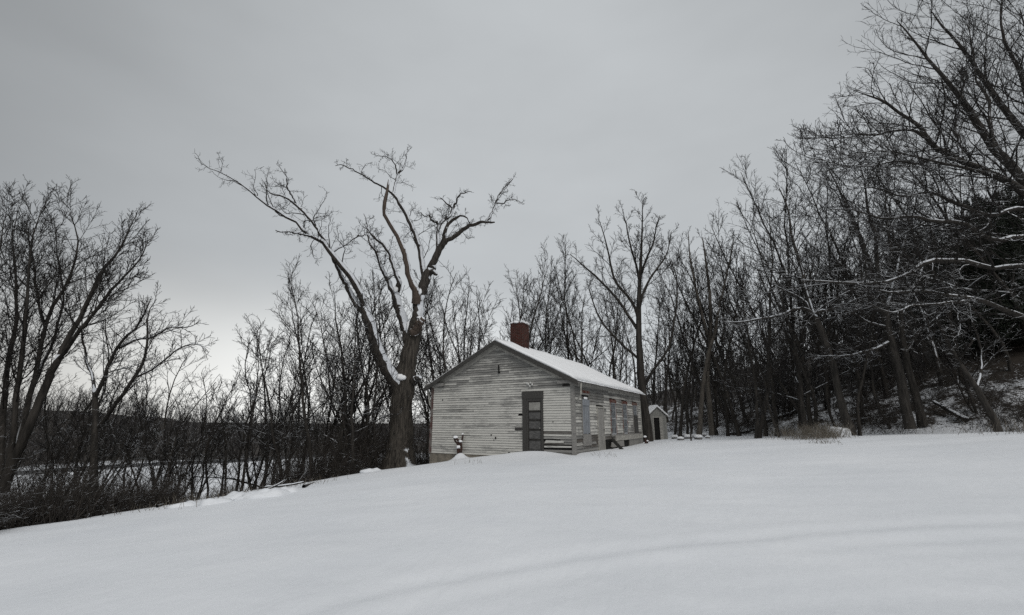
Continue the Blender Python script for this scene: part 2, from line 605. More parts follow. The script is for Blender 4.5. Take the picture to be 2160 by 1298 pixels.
def tps_fit(C):
    d = np.linalg.norm(C[:, None, :2] - C[None, :, :2], axis=-1)
    K = np.where(d > 0, d * d * np.log(d + 1e-9), 0) + np.eye(len(C)) * 2.0
    Pm = np.c_[np.ones(len(C)), C[:, :2]]
    A = np.block([[K, Pm], [Pm.T, np.zeros((3, 3))]])
    return np.linalg.solve(A, np.r_[C[:, 2], 0, 0, 0])


TPS = tps_fit(CTRL)


def field(x, y):
    x = np.clip(x, -18, 34)
    y = np.clip(y, -4, 55)
    out = TPS[-3] + TPS[-2] * x + TPS[-1] * y
    for c, w in zip(CTRL, TPS[:-3]):
        d2 = (x - c[0]) ** 2 + (y - c[1]) ** 2
        out = out + w * 0.5 * d2 * np.log(d2 + 1e-9)
    return out


_perm = np.random.default_rng(3).uniform(-1, 1, (256, 256))


def vnoise(x, y, s):
    x, y = np.asarray(x) / s, np.asarray(y) / s
    i, j = np.floor(x).astype(int), np.floor(y).astype(int)
    u, v = x - i, y - j
    u, v = u * u * (3 - 2 * u), v * v * (3 - 2 * v)
    a, b = _perm[i % 256, j % 256], _perm[(i + 1) % 256, j % 256]
    c, d = _perm[i % 256, (j + 1) % 256], _perm[(i + 1) % 256, (j + 1) % 256]
    return (a * (1 - u) + b * u) * (1 - v) + (c * (1 - u) + d * u) * v


def sstep(x, a, b):
    t = np.clip((x - a) / (b - a), 0, 1)
    return t * t * (3 - 2 * t)


def dleft(x, y):
    return (np.interp(y, XE_Y, XE_X) + 0.5 * vnoise(x * 0 + 5.5, y, 2.1) - x) * 0.85


def dright(x, y):
    return (x - np.interp(y, XH_Y, XH_X) - 0.9 * vnoise(x * 0 + 9.5, y, 3.0)) * 0.8


TRACKS = []


def height(x, y, tracks=True):
    x, y = np.asarray(x, float), np.asarray(y, float)
    f = field(x, y)
    f = f + 0.05 * vnoise(x, y, 4.5) + 0.022 * vnoise(x * 0.6 + 40, y * 1.7, 1.6) + 0.007 * vnoise(x * 0.5 + 9, y * 1.6 + 0.3 * x, 0.55)
    dl = np.maximum(dleft(x, y), 0)
    e = np.exp(-(dl / 10.0) ** 1.25)
    vall = -7.0 + 0.25 * vnoise(x, y, 14)
    r = np.hypot(x, y)
    az = np.degrees(np.arctan2(x, np.maximum(y, 1e-3)))
    hilltop = np.interp(az, [-90, -50, -42, -33, -22, -10, 10, 30], [16, 12, 9.5, 4.5, 1.5, 2, 4, 6])
    vall = vall + hilltop * sstep(r, 112, 235) + 3.2 * sstep(r, 112, 235) * vnoise(x, y, 27) + 0.4 * sstep(r, 300, 1500)
    h = f * e + vall * (1 - e)
    dr = np.maximum(dright(x, y), 0)
    hill = 30 * (1 - np.exp(-0.55 * np.maximum(dr - 1.2 * (1 - np.exp(-dr / 1.2)), 0) / 30))
    h = h + hill
    rough = sstep(dl, 0, 2) + sstep(dr, 0, 3)
    h = h + rough * (0.16 * vnoise(x, y, 2.3) + 0.08 * vnoise(x, y, 0.9))
    # drift in front of the door and against the rusty stump, slight scour at the corner
    h = h + 0.16 * np.exp(-((x - 0.75) / 1.3) ** 2 - ((y - 19.3) / 0.9) ** 2) - 0.05 * np.exp(-((x - 2.3) / 0.6) ** 2 - ((y - 18.5) / 0.5) ** 2)
    h = h + 0.30 * np.exp(-((x + 2.30) / 0.28) ** 2 - ((y - 21.05) / 0.35) ** 2)
    if tracks and TRACKS:
        m = (y > 2) & (y < 22) & (x > -6) & (x < 26)
        if np.any(m):
            xs, ys = x[m], y[m]
            add = np.zeros_like(xs)
            for pl, depth in TRACKS:
                best = np.full(xs.shape, 1e9)
                for a, b in zip(pl[:-1], pl[1:]):
                    ab = b - a
                    t = np.clip(((xs - a[0]) * ab[0] + (ys - a[1]) * ab[1]) / (ab @ ab), 0, 1)
                    best = np.minimum(best, (xs - a[0] - t * ab[0]) ** 2 + (ys - a[1] - t * ab[1]) ** 2)
                dd = np.sqrt(best)
                add += depth * (-np.exp(-(dd / 0.16) ** 2) + 0.45 * np.exp(-((dd - 0.34) / 0.15) ** 2))
            h = h.copy()
            h[m] += add
    return h


def h1(x, y):
    return float(height(np.array([x]), np.array([y]), False)[0])


def ground_hit(px, py, t0=2.0, t1=400.0):
    d = ray(px, py)
    t = np.concatenate([np.arange(t0, 60, 0.05), np.arange(60, t1, 0.5)])
    p = d[None] * t[:, None]
    below = p[:, 2] < height(p[:, 0], p[:, 1], False)
    i = int(np.argmax(below)) if below.any() else len(t) - 1
    return p[i]


def spot(px, Y):
    """ground point at depth Y that stands in picture column px"""
    z = -1.5
    for _ in range(6):
        x = (px - 1080) / F * (Y * math.cos(TH) + z * math.sin(TH))
        z = h1(x, Y)
    return np.array([x, Y, z])


for pts, dep in (([(620, 1298), (840, 1240), (1000, 1208), (1200, 1176), (1400, 1150), (1700, 1122), (1950, 1106), (2159, 1100)], 0.017),
                 ([(830, 1298), (1000, 1258), (1200, 1218), (1400, 1190), (1600, 1168), (1850, 1148), (2159, 1134)], 0.018),
                 ([(1000, 1298), (1200, 1252), (1400, 1216), (1600, 1192), (1850, 1170), (2159, 1158)], 0.014),
                 ([(1480, 1298), (1700, 1280), (1900, 1270), (2159, 1266)], 0.011)):
    TRACKS.append((np.array([ground_hit(*p)[:2] for p in pts]), dep))


def axis(lo, fine0, fine1, hi, step, ratio=1.07):
    a = list(np.arange(fine0, fine1, step))
    s, q = step, a[0]
    left = []
    while q > lo:
        s = min(s * ratio, 40)
        q -= s
        left.append(q)
    s, q = step, a[-1]
    right = []
    while q < hi:
        s = min(s * ratio, 40)
        q += s
        right.append(q)
    return np.array(left[::-1] + a + right)


gx = axis(-1400, -15, 20, 1400, 0.11, 1.05)
gy = axis(-80, 2.5, 24, 2200, 0.09, 1.035)
GX, GY = np.meshgrid(gx, gy)
GZ = height(GX.ravel(), GY.ravel())
nx_, ny_ = len(gx), len(gy)
idx = np.arange(nx_ * ny_).reshape(ny_, nx_)
GF = np.stack([idx[:-1, :-1], idx[:-1, 1:], idx[1:, 1:], idx[1:, :-1]], -1).reshape(-1, 4)
xs, ys = GX.ravel(), GY.ravel()
dl_, dr_, rr_ = dleft(xs, ys), dright(xs, ys), np.hypot(xs, ys)
litter = 0.78 * sstep(dl_, -0.1, 1.3) * (1 - 0.72 * sstep(dl_, 14, 30)) + 0.62 * sstep(rr_, 100, 125) * (dl_ > 0)
litter = np.maximum(litter, 0.56 * sstep(dr_, -0.2, 2.5) + 0.30 * sstep(dr_, 5, 12))
litter = np.maximum(litter, 0.5 * sstep(ys, 42, 60) * (dl_ < 0) * (dr_ < 0))
me = mesh_np('ground', np.c_[xs, ys, GZ], [GF], smooth=True, attr={'litter': ('POINT', litter)})
ground = new_obj('ground', me, M_SNOW)
tag(ground, kind='structure')

# country road along the valley floor, laid 4 mm over its own graded bed
rc = [ground_hit(px, py) for px, py in ((-260, 1020), (21, 1004), (218, 991), (380, 982), (550, 972), (760, 960))]
ctr, _, _ = resample(np.array([(p[0], p[1], 0) for p in rc]), np.ones(len(rc)), 60)
tan = unit(np.gradient(ctr, axis=0))
nrm = np.c_[-tan[:, 1], tan[:, 0], np.zeros(60)]
V, Q = [], []
zc = np.array([h1(p[0], p[1]) for p in ctr])
zc = np.convolve(np.pad(zc, 4, 'edge'), np.ones(9) / 9, 'valid')
prof = [(-6.5, -0.6), (-4.2, 0.32), (4.2, 0.32), (6.5, -0.6)]
for i in range(60):
    for w, dz in prof:
        V.append(ctr[i] + nrm[i] * w + np.array([0, 0, zc[i] + dz]))
for i in range(59):
    for k in range(3):
        Q.append((i * 4 + k, i * 4 + k + 1, i * 4 + 5 + k, i * 4 + 4 + k))
road = new_obj('road', mesh_np('road', V, [np.array(Q)], matidx=[(1 if (q % 3) == 1 else 0) for q in range(len(Q))]), [M_SNOW, M_ASPH])
tag(road, kind='structure')

# ------------------------------------------------------------------ tree builders
def px_r(w, Y, px=1080):
    return w / 2 / F * Y / math.sqrt(1 + ((px - 1080) / F) ** 2)


def guided_tree(name, label, cat, base, limbs, levels, mats, seed, nres=14, sides=8, group=None, bare=(), wob=0.07, twig_skip=()):
    """limbs: lists of (px, py, Y, width_px). Every limb is a real tapering tube at its own depth."""
    r = np.random.default_rng(seed)
    root = empty(name, base)
    P, R, L = [], [], []
    for i, l in enumerate(limbs):
        pts = [at(a, b, Y) - base for a, b, Y, w in l]
        rad = [px_r(w, Y, a) for a, b, Y, w in l]
        p, q, ll = resample(pts, rad, nres, wob, r)
        if i:
            kk = r.normal(0, 0.022 if name == 'old_tree' else 0.015, p.shape)
            kk[0] = 0
            p = p + kk
        P.append(p)
        R.append(q)
        L.append(ll)
    P, R, L = np.array(P), np.array(R), np.array(L)
    tr = np.zeros(len(P), bool)
    tr[0] = True
    if name == 'old_tree':
        tr[:2] = True
        k = np.linspace(0, 1, nres)
        R[0] = R[0] * (1 + 0.35 * np.exp(-k * 9))
    # trunk carries the bark furrows
    if name == 'old_tree':
        new_obj('trunk', tubes_mesh('trunk', [(P[:1], R[:1], 40, 0.045, True)]), M_BARK_TRUNK, root)
        new_obj('limb', tubes_mesh('limb', [(P[1:2], R[1:2], 24, 0.05, True)]), mats[0], root)
    else:
        new_obj('trunk', tubes_mesh('trunk', [(P[tr], R[tr], 10, 0.05, True)]), mats[0], root)
    for i in range(len(P)):
        if tr[i]:
            continue
        mt = mats[2] if i in bare else mats[0]
        if i < (99 if name == 'old_tree' else 0):
            new_obj('limb', tubes_mesh('limb', [(P[i:i + 1], R[i:i + 1], sides, 0.05, True)]), mt, root)
    if name != 'old_tree' and (~tr).any():
        new_obj('limbs', tubes_mesh('limbs', [(P[~tr], R[~tr], sides, 0.04, True)]), mats[0], root)
    use = np.array([i not in twig_skip for i in range(len(P))]) & ~tr
    par = (P[use], R[use], L[use])
    bat = []
    gens = [par]
    extra = None
    if R[0, -1] < 0.05:                                    # a leader that runs out into twigs of its own
        extra = (P[:1], R[:1], L[:1])
    for lv in levels:
        src = gens[lv.pop('src')] if 'src' in lv else gens[-1]
        s = lv.pop('sides')
        ch = sprout(src, r=r, **lv)
        if extra is not None:
            lv2 = dict(lv, k=lv['k'] * 2, t0=0.5, lr=lv['lr'] * 0.5)
            c2 = sprout(extra, r=r, **lv2)
            if c2[0].shape[1] == ch[0].shape[1]:
                ch = tuple(np.concatenate([u_, v_]) for u_, v_ in zip(ch, c2))
            extra = None
        gens.append(ch)
        bat.append((ch[0], ch[1], s, 0.0, False))
    new_obj('crown', tubes_mesh('crown', bat), mats[1], root)
    tag(root, label, cat, group)
    return root


# --- the great old tree beside the house
YT = 24.0
b = spot(842, YT)
LV = lambda k1=7, k2=6, k3=4, wig=0.30: [
    dict(k=k1, t0=0.2, t1=1.0, ang=58, asd=18, lr=0.44, n=9, rr=0.5, wig=wig, trop=0.12, rmin=0.012, fall=0.8, lmax=2.3, sides=4),
    dict(k=k2, t0=0.12, t1=1.0, ang=50, asd=18, lr=0.46, n=6, rr=0.6, wig=wig, trop=0.08, rmin=0.009, sides=3),
    dict(k=k3, t0=0.15, t1=1.0, ang=48, asd=18, lr=0.50, n=5, rr=0.7, wig=wig, trop=0.04, rmin=0.0075, lmin=0.08, sides=3)]
Y0 = YT
hero = [
    [(841, 990, Y0, 56), (843, 950, Y0, 50), (845, 900, Y0, 46), (849, 850, Y0, 44), (852, 815, Y0, 44), (859, 775, Y0, 38), (867, 735, Y0, 33), (874, 700, Y0, 30), (880, 672, Y0, 25), (883, 662, Y0, 21)],
    [(843, 835, Y0, 36), (836, 806, Y0 - .1, 32), (822, 790, Y0 - .3, 28), (807, 763, Y0 - .6, 27), (788, 712, Y0 - .9, 26), (777, 675, Y0 - 1.1, 25), (768, 650, Y0 - 1.2, 22)],
    # left limb, dark upper strand then the long whip
    [(772, 664, Y0 - 1.2, 17), (764, 628, Y0 - 1.3, 15), (745, 592, Y0 - 1.6, 15), (722, 562, Y0 - 1.8, 15), (698, 533, Y0 - 2.1, 14), (684, 512, Y0 - 2.2, 12), (657, 498, Y0 - 2.5, 10), (639, 484, Y0 - 2.6, 9), (625, 467, Y0 - 2.7, 8), (594, 455, Y0 - 3, 7), (573, 438, Y0 - 3.1, 6), (539, 413, Y0 - 3.4, 5), (504, 387, Y0 - 3.6, 4), (469, 366, Y0 - 3.8, 3), (445, 356, Y0 - 4, 2.2), (417, 340, Y0 - 4.1, 1.2)],
    [(766, 655, Y0 - 1.0, 17), (752, 642, Y0 - 1.0, 15), (739, 618, Y0 - 1.0, 13), (726, 592, Y0 - 1.2, 11), (712, 566, Y0 - 1.5, 9), (702, 545, Y0 - 1.8, 8)],
    [(700, 535, Y0 - 2, 11), (690, 512, Y0 - 1.6, 10), (677, 494, Y0 - 1.3, 10), (667, 477, Y0 - 1, 9), (643, 450, Y0 - .8, 8), (622, 429, Y0 - .6, 6.5), (601, 416, Y0 - .4, 5), (573, 409, Y0, 4), (563, 397, Y0, 3), (554, 377, Y0, 1.6)],
    [(624, 431, Y0 - .6, 5), (616, 412, Y0 - .9, 4.5), (606, 398, Y0 - 1.2, 4), (604, 375, Y0 - 1.4, 3), (594, 358, Y0 - 1.5, 2.4), (582, 345, Y0 - 1.6, 1.4)],
    [(662, 500, Y0 - 2.4, 7), (639, 495, Y0 - 2.9, 6), (615, 490, Y0 - 3.4, 5), (582, 487, Y0 - 3.9, 3)],
    [(700, 531, Y0 - 2, 8), (712, 524, Y0 - 1.6, 7), (724, 518, Y0 - 1.2, 6), (735, 511, Y0 - .9, 5), (752, 499, Y0 - .6, 5), (768, 496, Y0 - .4, 4), (778, 492, Y0 - .2, 3)],
    # middle pair
    [(862, 720, Y0 + .2, 24), (858, 700, Y0 + .5, 23), (846, 664, Y0 + 1, 21), (836, 630, Y0 + 1.3, 20), (833, 618, Y0 + 1.4, 18)],
    [(833, 622, Y0 + 1.4, 14), (822, 598, Y0 + 1.6, 11), (806, 564, Y0 + 2, 9), (795, 533, Y0 + 2.2, 8), (781, 512, Y0 + 2.4, 7), (776, 494, Y0 + 2.5, 6), (774, 470, Y0 + 2.6, 4), (768, 452, Y0 + 2.8, 2)],
    [(835, 620, Y0 + 1.4, 14), (842, 598, Y0 + 1.2, 12), (837, 580, Y0 + 1.1, 10), (830, 562, Y0 + 1, 9), (821, 533, Y0 + 1, 9), (806, 515, Y0 + 1, 8), (790, 501, Y0 + .9, 6), (779, 490, Y0 + .8, 4), (768, 470, Y0 + .6, 2)],
    # bare broken limb
    [(878, 640, Y0 - .2, 20), (878, 618, Y0 - .4, 18), (865, 590, Y0 - .6, 15), (858, 556, Y0 - .8, 13), (848, 520, Y0 - 1, 12), (830, 484, Y0 - 1.2, 10.5), (814, 458, Y0 - 1.3, 10.5), (810, 440, Y0 - 1.35, 9), (813, 415, Y0 - 1.4, 8.5), (818, 398, Y0 - 1.4, 6), (821, 379, Y0 - 1.4, 5)],
    # right upright
    [(877, 690, Y0, 27), (883, 650, Y0, 24), (887, 622, Y0, 22), (897, 595, Y0 - .1, 22), (906, 575, Y0 - .1, 20), (913, 558, Y0 - .2, 18)],
    [(896, 600, Y0, 15), (894, 575, Y0 + .3, 13), (889, 547, Y0 + .5, 12.5), (884, 520, Y0 + .6, 12), (878, 498, Y0 + .6, 12), (861, 460, Y0 + .8, 11), (840, 425, Y0 + .9, 9), (827, 407, Y0 + 1, 7.5)],
    [(828, 408, Y0 + 1, 6.5), (813, 397, Y0 + .9, 6), (792, 386, Y0 + .7, 5.5), (768, 371, Y0 + .4, 4.5), (743, 358, Y0 + .2, 3.5), (719, 347, Y0, 2.4), (707, 350, Y0 - .1, 1.3)],
    [(829, 410, Y0 + 1, 7), (833, 394, Y0 + 1.2, 6), (839, 370, Y0 + 1.4, 5.5), (850, 356, Y0 + 1.5, 4.5), (856, 340, Y0 + 1.6, 3), (858, 325, Y0 + 1.6, 2.4), (861, 311, Y0 + 1.6, 1.4)],
    [(838, 368, Y0 + 1.4, 4), (832, 345, Y0 + 1.1, 3.2), (822, 334, Y0 + .9, 2.6), (809, 330, Y0 + .7, 2), (796, 329, Y0 + .5, 1.6), (783, 325, Y0 + .4, 1)],
    [(908, 572, Y0 - .1, 18), (914, 555, Y0 - .2, 16), (924, 530, Y0 - .3, 15), (934, 512, Y0 - .4, 14), (938, 491, Y0 - .5, 9), (942, 476, Y0 - .5, 7.5), (955, 466, Y0 - .5, 7), (969, 457, Y0 - .5, 6), (980, 456, Y0 - .4, 5), (988, 465, Y0 - .4, 3), (992, 472, Y0 - .4, 2)],
    [(934, 516, Y0 - .4, 11), (944, 507, Y0 - .6, 10), (958, 499, Y0 - .8, 9.5), (976, 484, Y0 - 1, 9), (1003, 472, Y0 - 1.3, 7.5), (1024, 469, Y0 - 1.5, 6.5), (1043, 470, Y0 - 1.7, 4)],
    [(1022, 470, Y0 - 1.5, 6), (1033, 458, Y0 - 1.4, 5.5), (1040, 446, Y0 - 1.3, 5), (1048, 425, Y0 - 1.2, 4), (1059, 401, Y0 - 1.1, 3), (1072, 388, Y0 - 1, 2.4), (1084, 375, Y0 - 1, 1.4)],
    [(1046, 430, Y0 - 1.2, 3.2), (1059, 428, Y0 - 1.4, 2.8), (1074, 422, Y0 - 1.6, 2.2), (1092, 424, Y0 - 1.8, 1.6), (1104, 432, Y0 - 2, 1)],
    [(923, 535, Y0 - .3, 10), (924, 505, Y0, 9), (926, 478, Y0 + .3, 8), (936, 466, Y0 + .5, 7.5), (949, 458, Y0 + .7, 7), (955, 441, Y0 + .8, 6), (948, 432, Y0 + .8, 4.5), (938, 426, Y0 + .9, 3.4), (930, 417, Y0 + 1, 2)],
    [(955, 442, Y0 + .8, 5), (962, 428, Y0 + .7, 4), (968, 412, Y0 + .6, 3), (982, 406, Y0 + .5, 2.2), (996, 404, Y0 + .3, 1.4)],
    [(927, 474, Y0 + .3, 6.5), (920, 469, Y0 + .1, 6), (910, 464, Y0 - .2, 5), (905, 453, Y0 - .3, 4), (896, 456, Y0 - .5, 3), (886, 448, Y0 - .6, 1.6)],
    [(872, 705, Y0 - .3, 22), (880, 690, Y0 - .5, 19), (886, 680, Y0 - .7, 17), (891, 674, Y0 - .8, 13)],
    [(908, 570, Y0 - .1, 12), (916, 576, Y0 - .5, 9), (920, 578, Y0 - .7, 7)],
    [(868, 806, Y0, 20), (878, 800, Y0 - .4, 15), (887, 797, Y0 - .7, 9)],
]
old_tree = guided_tree('old_tree', 'massive old half-dead tree with furrowed trunk and snow-lined limbs, left of the house', 'tree', b, hero, LV(10, 7, 5, 0.30),
                       (M_BARK_OAK, M_TWIG, M_BARE), 11, nres=22, sides=12, bare=(11, 24), twig_skip=(0, 1, 3, 8, 11, 12, 24, 25, 26))


# snow lying in the main forks
def blob_mesh(name, n, sx, sy, sz, seed, flat=0.3, lump=0.12):
    r = np.random.default_rng(seed)
    nu, nv = n, n // 2
    V, Q, T = [], [], []
    ph = r.uniform(0, 6.28, 8)
    for i in range(1, nv):
        a = math.pi * i / nv
        for j in range(nu):
            bb = 2 * math.pi * j / nu
            k = 1 + lump * (math.sin(2 * bb + ph[0] + 2 * a) + 0.6 * math.sin(3 * bb + ph[1] - a) + 0.5 * math.sin(5 * bb + ph[2] + 3 * a)) + lump * 0.3 * r.standard_normal()
            z = math.cos(a)
            z = z if z > 0 else z * flat
            V.append((sx * k * math.sin(a) * math.cos(bb), sy * k * math.sin(a) * math.sin(bb), sz * k * z))
    top, bot = len(V), len(V) + 1
    V += [(0, 0, sz), (0, 0, -sz * flat)]
    for i in range(nv - 2):
        for j in range(nu):
            Q.append((i * nu + j, (i + 1) * nu + j, (i + 1) * nu + (j + 1) % nu, i * nu + (j + 1) % nu))
    for j in range(nu):
        T.append((top, j, (j + 1) % nu))
        T.append((bot, (nv - 2) * nu + (j + 1) % nu, (nv - 2) * nu + j))
    return mesh_np(name, V, [np.array(Q), np.array(T)], smooth=True)


for i, (px, py, Y, w, hh) in enumerate(((846, 797, Y0 - .45, 0.42, 0.30), (887, 671, Y0 - .75, 0.30, 0.13), (834, 612, Y0 + 1.1, 0.22, 0.34), (886, 616, Y0 - .35, 0.16, 0.30), (861, 690, Y0 + .1, 0.20, 0.50), (904, 571, Y0 - .3, 0.13, 0.2))):
    p = at(px, py, Y) - b
    w, hh = w * 0.58, hh * 0.58
    o = new_obj('snow_clump', blob_mesh('snow_clump', 16, w, w * 0.7, hh, 40 + i, 0.8, 0.16), M_CAP, old_tree, tuple(p))

# --- tall bare tree behind the far end of the house
def lvl(k1, k2, k3, wig=0.16, trop=0.06, l1=0.34, ang=42, lmax=4, rmin=0.009, k0=None):
    return [dict(k=k1, t0=0.2, t1=1.0, ang=ang, asd=12, lr=l1, n=8, rr=0.5, wig=wig * 0.7, trop=trop, rmin=rmin * 1.6, lmax=lmax, fall=0.78, sides=4),
            dict(k=k2, t0=0.12, t1=1.0, ang=40, asd=14, lr=0.48, n=6, rr=0.6, wig=wig, trop=trop * 0.6, rmin=rmin * 1.25, sides=3),
            dict(k=k3, t0=0.12, t1=1.0, ang=38, asd=14, lr=0.50, n=4, rr=0.7, wig=wig, trop=trop * 0.3, rmin=rmin, lmin=0.1, sides=3)]


Y0 = 31.0
b = spot(1366, Y0)
t = [
    [(1367, 940, Y0, 27), (1364, 900, Y0, 22), (1358, 850, Y0, 19), (1353, 800, Y0, 17), (1349, 740, Y0, 14), (1347, 691, Y0, 12), (1347, 650, Y0, 11), (1348, 608, Y0, 9), (1351, 560, Y0, 7), (1353, 520, Y0, 5), (1355, 470, Y0, 3), (1355, 424, Y0, 1.4)],
    [(1347, 680, Y0, 8), (1338, 645, Y0 - .5, 7), (1320, 620, Y0 - 1, 6), (1299, 596, Y0 - 1.4, 5.5), (1288, 560, Y0 - 1.6, 4.5), (1282, 525, Y0 - 1.8, 3.5), (1272, 490, Y0 - 2, 2.4), (1262, 462, Y0 - 2.2, 1.2)],
    [(1348, 700, Y0, 8), (1330, 672, Y0 + .5, 7), (1303, 632, Y0 + 1.2, 6), (1278, 605, Y0 + 1.6, 5), (1257, 583, Y0 + 2, 4.5), (1230, 560, Y0 + 2.4, 3), (1203, 537, Y0 + 2.8, 1.4)],
    [(1348, 660, Y0, 7), (1356, 620, Y0 + .5, 6), (1370, 590, Y0 + 1, 5), (1386, 566, Y0 + 1.4, 4.5), (1402, 545, Y0 + 1.6, 3.4), (1411, 520, Y0 + 1.8, 2.4), (1416, 490, Y0 + 2, 1.3)],
    [(1361, 812, Y0, 7), (1375, 785, Y0 - .6, 6), (1397, 755, Y0 - 1.2, 5.5), (1411, 733, Y0 - 1.5, 5), (1421, 690, Y0 - 1.8, 4.5), (1427, 640, Y0 - 2, 4), (1428, 590, Y0 - 2.2, 2.8), (1416, 548, Y0 - 2.3, 1.4)],
    [(1350, 600, Y0, 6), (1342, 560, Y0 - .4, 5), (1330, 520, Y0 - .8, 4), (1322, 480, Y0 - 1, 2.6), (1312, 440, Y0 - 1.2, 1.2)],
    [(1352, 580, Y0, 6), (1364, 545, Y0 - .8, 5), (1378, 515, Y0 - 1.4, 4), (1384, 480, Y0 - 1.8, 2.6), (1392, 455, Y0 - 2, 1.2)],
    [(1350, 760, Y0, 6), (1325, 738, Y0 + .8, 5.5), (1300, 715, Y0 + 1.4, 5), (1270, 680, Y0 + 2, 4), (1252, 640, Y0 + 2.4, 3), (1240, 600, Y0 + 2.8, 1.4)],
]
guided_tree('tall_tree', 'tall straight-trunked bare tree at the far end of the house, its crown above the others', 'tree', b, t, lvl(12, 8, 5, 0.13, 0.06, 0.42, 42, 2.8, 0.010),
            (M_BARK, M_TWIG, M_BARE), 21, nres=16, sides=7)

# --- big leaning tree clump at the left edge
Y0 = 17.5
b = spot(30, Y0)
t = [
    [(6, 1040, Y0, 34), (22, 985, Y0, 32), (50, 928, Y0, 29), (70, 880, Y0, 27), (88, 836, Y0, 26), (108, 788, Y0, 24), (128, 750, Y0, 22)],
    [(120, 765, Y0, 19), (143, 715, Y0 + .1, 17), (166, 677, Y0 + .2, 15), (195, 615, Y0 + .3, 13), (222, 563, Y0 + .4, 11), (240, 540, Y0 + .5, 9), (258, 518, Y0 + .6, 7), (275, 480, Y0 + .7, 4), (290, 445, Y0 + .8, 2)],
    [(124, 758, Y0, 15), (155, 715, Y0 - .5, 14), (190, 672, Y0 - .9, 12), (232, 615, Y0 - 1.3, 10), (256, 590, Y0 - 1.6, 8), (280, 565, Y0 - 1.8, 6), (300, 540, Y0 - 2, 4), (313, 510, Y0 - 2.1, 2)],
    [(30, 965, Y0, 22), (50, 890, Y0 + .4, 20), (68, 820, Y0 + .7, 17), (80, 770, Y0 + .9, 15), (92, 700, Y0 + 1.1, 13), (115, 640, Y0 + 1.3, 11), (145, 588, Y0 + 1.5, 9), (162, 530, Y0 + 1.6, 6), (160, 480, Y0 + 1.7, 4), (135, 425, Y0 + 1.8, 2)],
    [(18, 990, Y0, 22), (28, 900, Y0 - .3, 19), (38, 820, Y0 - .5, 16), (48, 740, Y0 - .6, 14), (54, 680, Y0 - .7, 12), (58, 610, Y0 - .8, 10), (64, 540, Y0 - .9, 7), (78, 470, Y0 - 1, 4), (90, 430, Y0 - 1, 2)],
    [(0, 1010, Y0, 24), (2, 920, Y0 + .2, 21), (8, 830, Y0 + .4, 18), (18, 760, Y0 + .5, 15), (30, 700, Y0 + .6, 13), (36, 640, Y0 + .7, 10), (30, 560, Y0 + .8, 7), (28, 490, Y0 + .9, 4), (40, 430, Y0 + 1, 2)],
    [(-10, 1000, Y0 - .6, 20), (-22, 900, Y0 - .8, 17), (-30, 800, Y0 - .9, 14), (-28, 700, Y0 - 1, 11), (-14, 600, Y0 - 1, 8), (2, 520, Y0 - 1, 5), (12, 450, Y0 - 1, 2)],
    [(60, 845, Y0 + .7, 12), (84, 780, Y0 + 1.3, 11), (110, 730, Y0 + 1.7, 9), (128, 660, Y0 + 2, 7), (132, 600, Y0 + 2.2, 6), (120, 530, Y0 + 2.3, 4), (118, 470, Y0 + 2.4, 2)],
    [(96, 695, Y0 + 1.1, 9), (84, 650, Y0 + .9, 8), (76, 600, Y0 + .7, 7), (70, 550, Y0 + .6, 5), (60, 500, Y0 + .5, 3), (52, 460, Y0 + .5, 1.6)],
]
t = [[(a_, b_, c_, w_ * 0.8) for a_, b_, c_, w_ in l_] for l_ in t]
guided_tree('leaning_tree_clump', 'clump of big bare stems leaning right from one root at the left edge', 'tree', b, t, lvl(26, 11, 6, 0.10, 0.13, 0.36, 36, 2.1, 0.0074),
            (M_BARK_SNOW, M_TWIG, M_BARE), 31, nres=16, sides=8)
b = spot(196, 18.5)
Y0 = 18.5
t = [
    [(196, 1050, Y0, 22), (198, 990, Y0, 18), (200, 920, Y0, 16), (201, 860, Y0, 14), (200, 820, Y0, 12)],
    [(201, 840, Y0, 9), (196, 800, Y0 + .3, 8), (186, 770, Y0 + .5, 7), (178, 735, Y0 + .6, 5.5), (172, 700, Y0 + .7, 4), (176, 660, Y0 + .7, 2)],
    [(201, 840, Y0, 10), (218, 800, Y0 - .3, 9), (235, 755, Y0 - .5, 8), (262, 715, Y0 - .6, 7), (288, 690, Y0 - .7, 6), (306, 655, Y0 - .7, 4), (318, 628, Y0 - .8, 2)],
    [(252, 735, Y0 - .5, 7), (285, 718, Y0 - .8, 6), (320, 712, Y0 - 1, 5), (360, 690, Y0 - 1.2, 4), (395, 690, Y0 - 1.3, 3), (418, 680, Y0 - 1.4, 1.6)],
    [(210, 900, Y0, 12), (245, 850, Y0 - .5, 10), (282, 800, Y0 - 1, 9), (305, 755, Y0 - 1.2, 7), (310, 700, Y0 - 1.3, 5), (312, 660, Y0 - 1.4, 3), (330, 630, Y0 - 1.4, 1.6)],
    [(290, 795, Y0 - 1, 6), (330, 775, Y0 - 1.3, 5), (370, 740, Y0 - 1.5, 4), (410, 725, Y0 - 1.6, 3), (440, 740, Y0 - 1.7, 1.6)],
]
guided_tree('spreading_tree', 'forked bare tree spreading right just inside the leaning clump, above the brushy bank', 'tree', b, t, lvl(14, 8, 5, 0.13, 0.05, 0.42, 42, 1.8, 0.0068),
            (M_BARK_SNOW, M_TWIG_SNOW, M_BARE), 33, nres=14, sides=7)

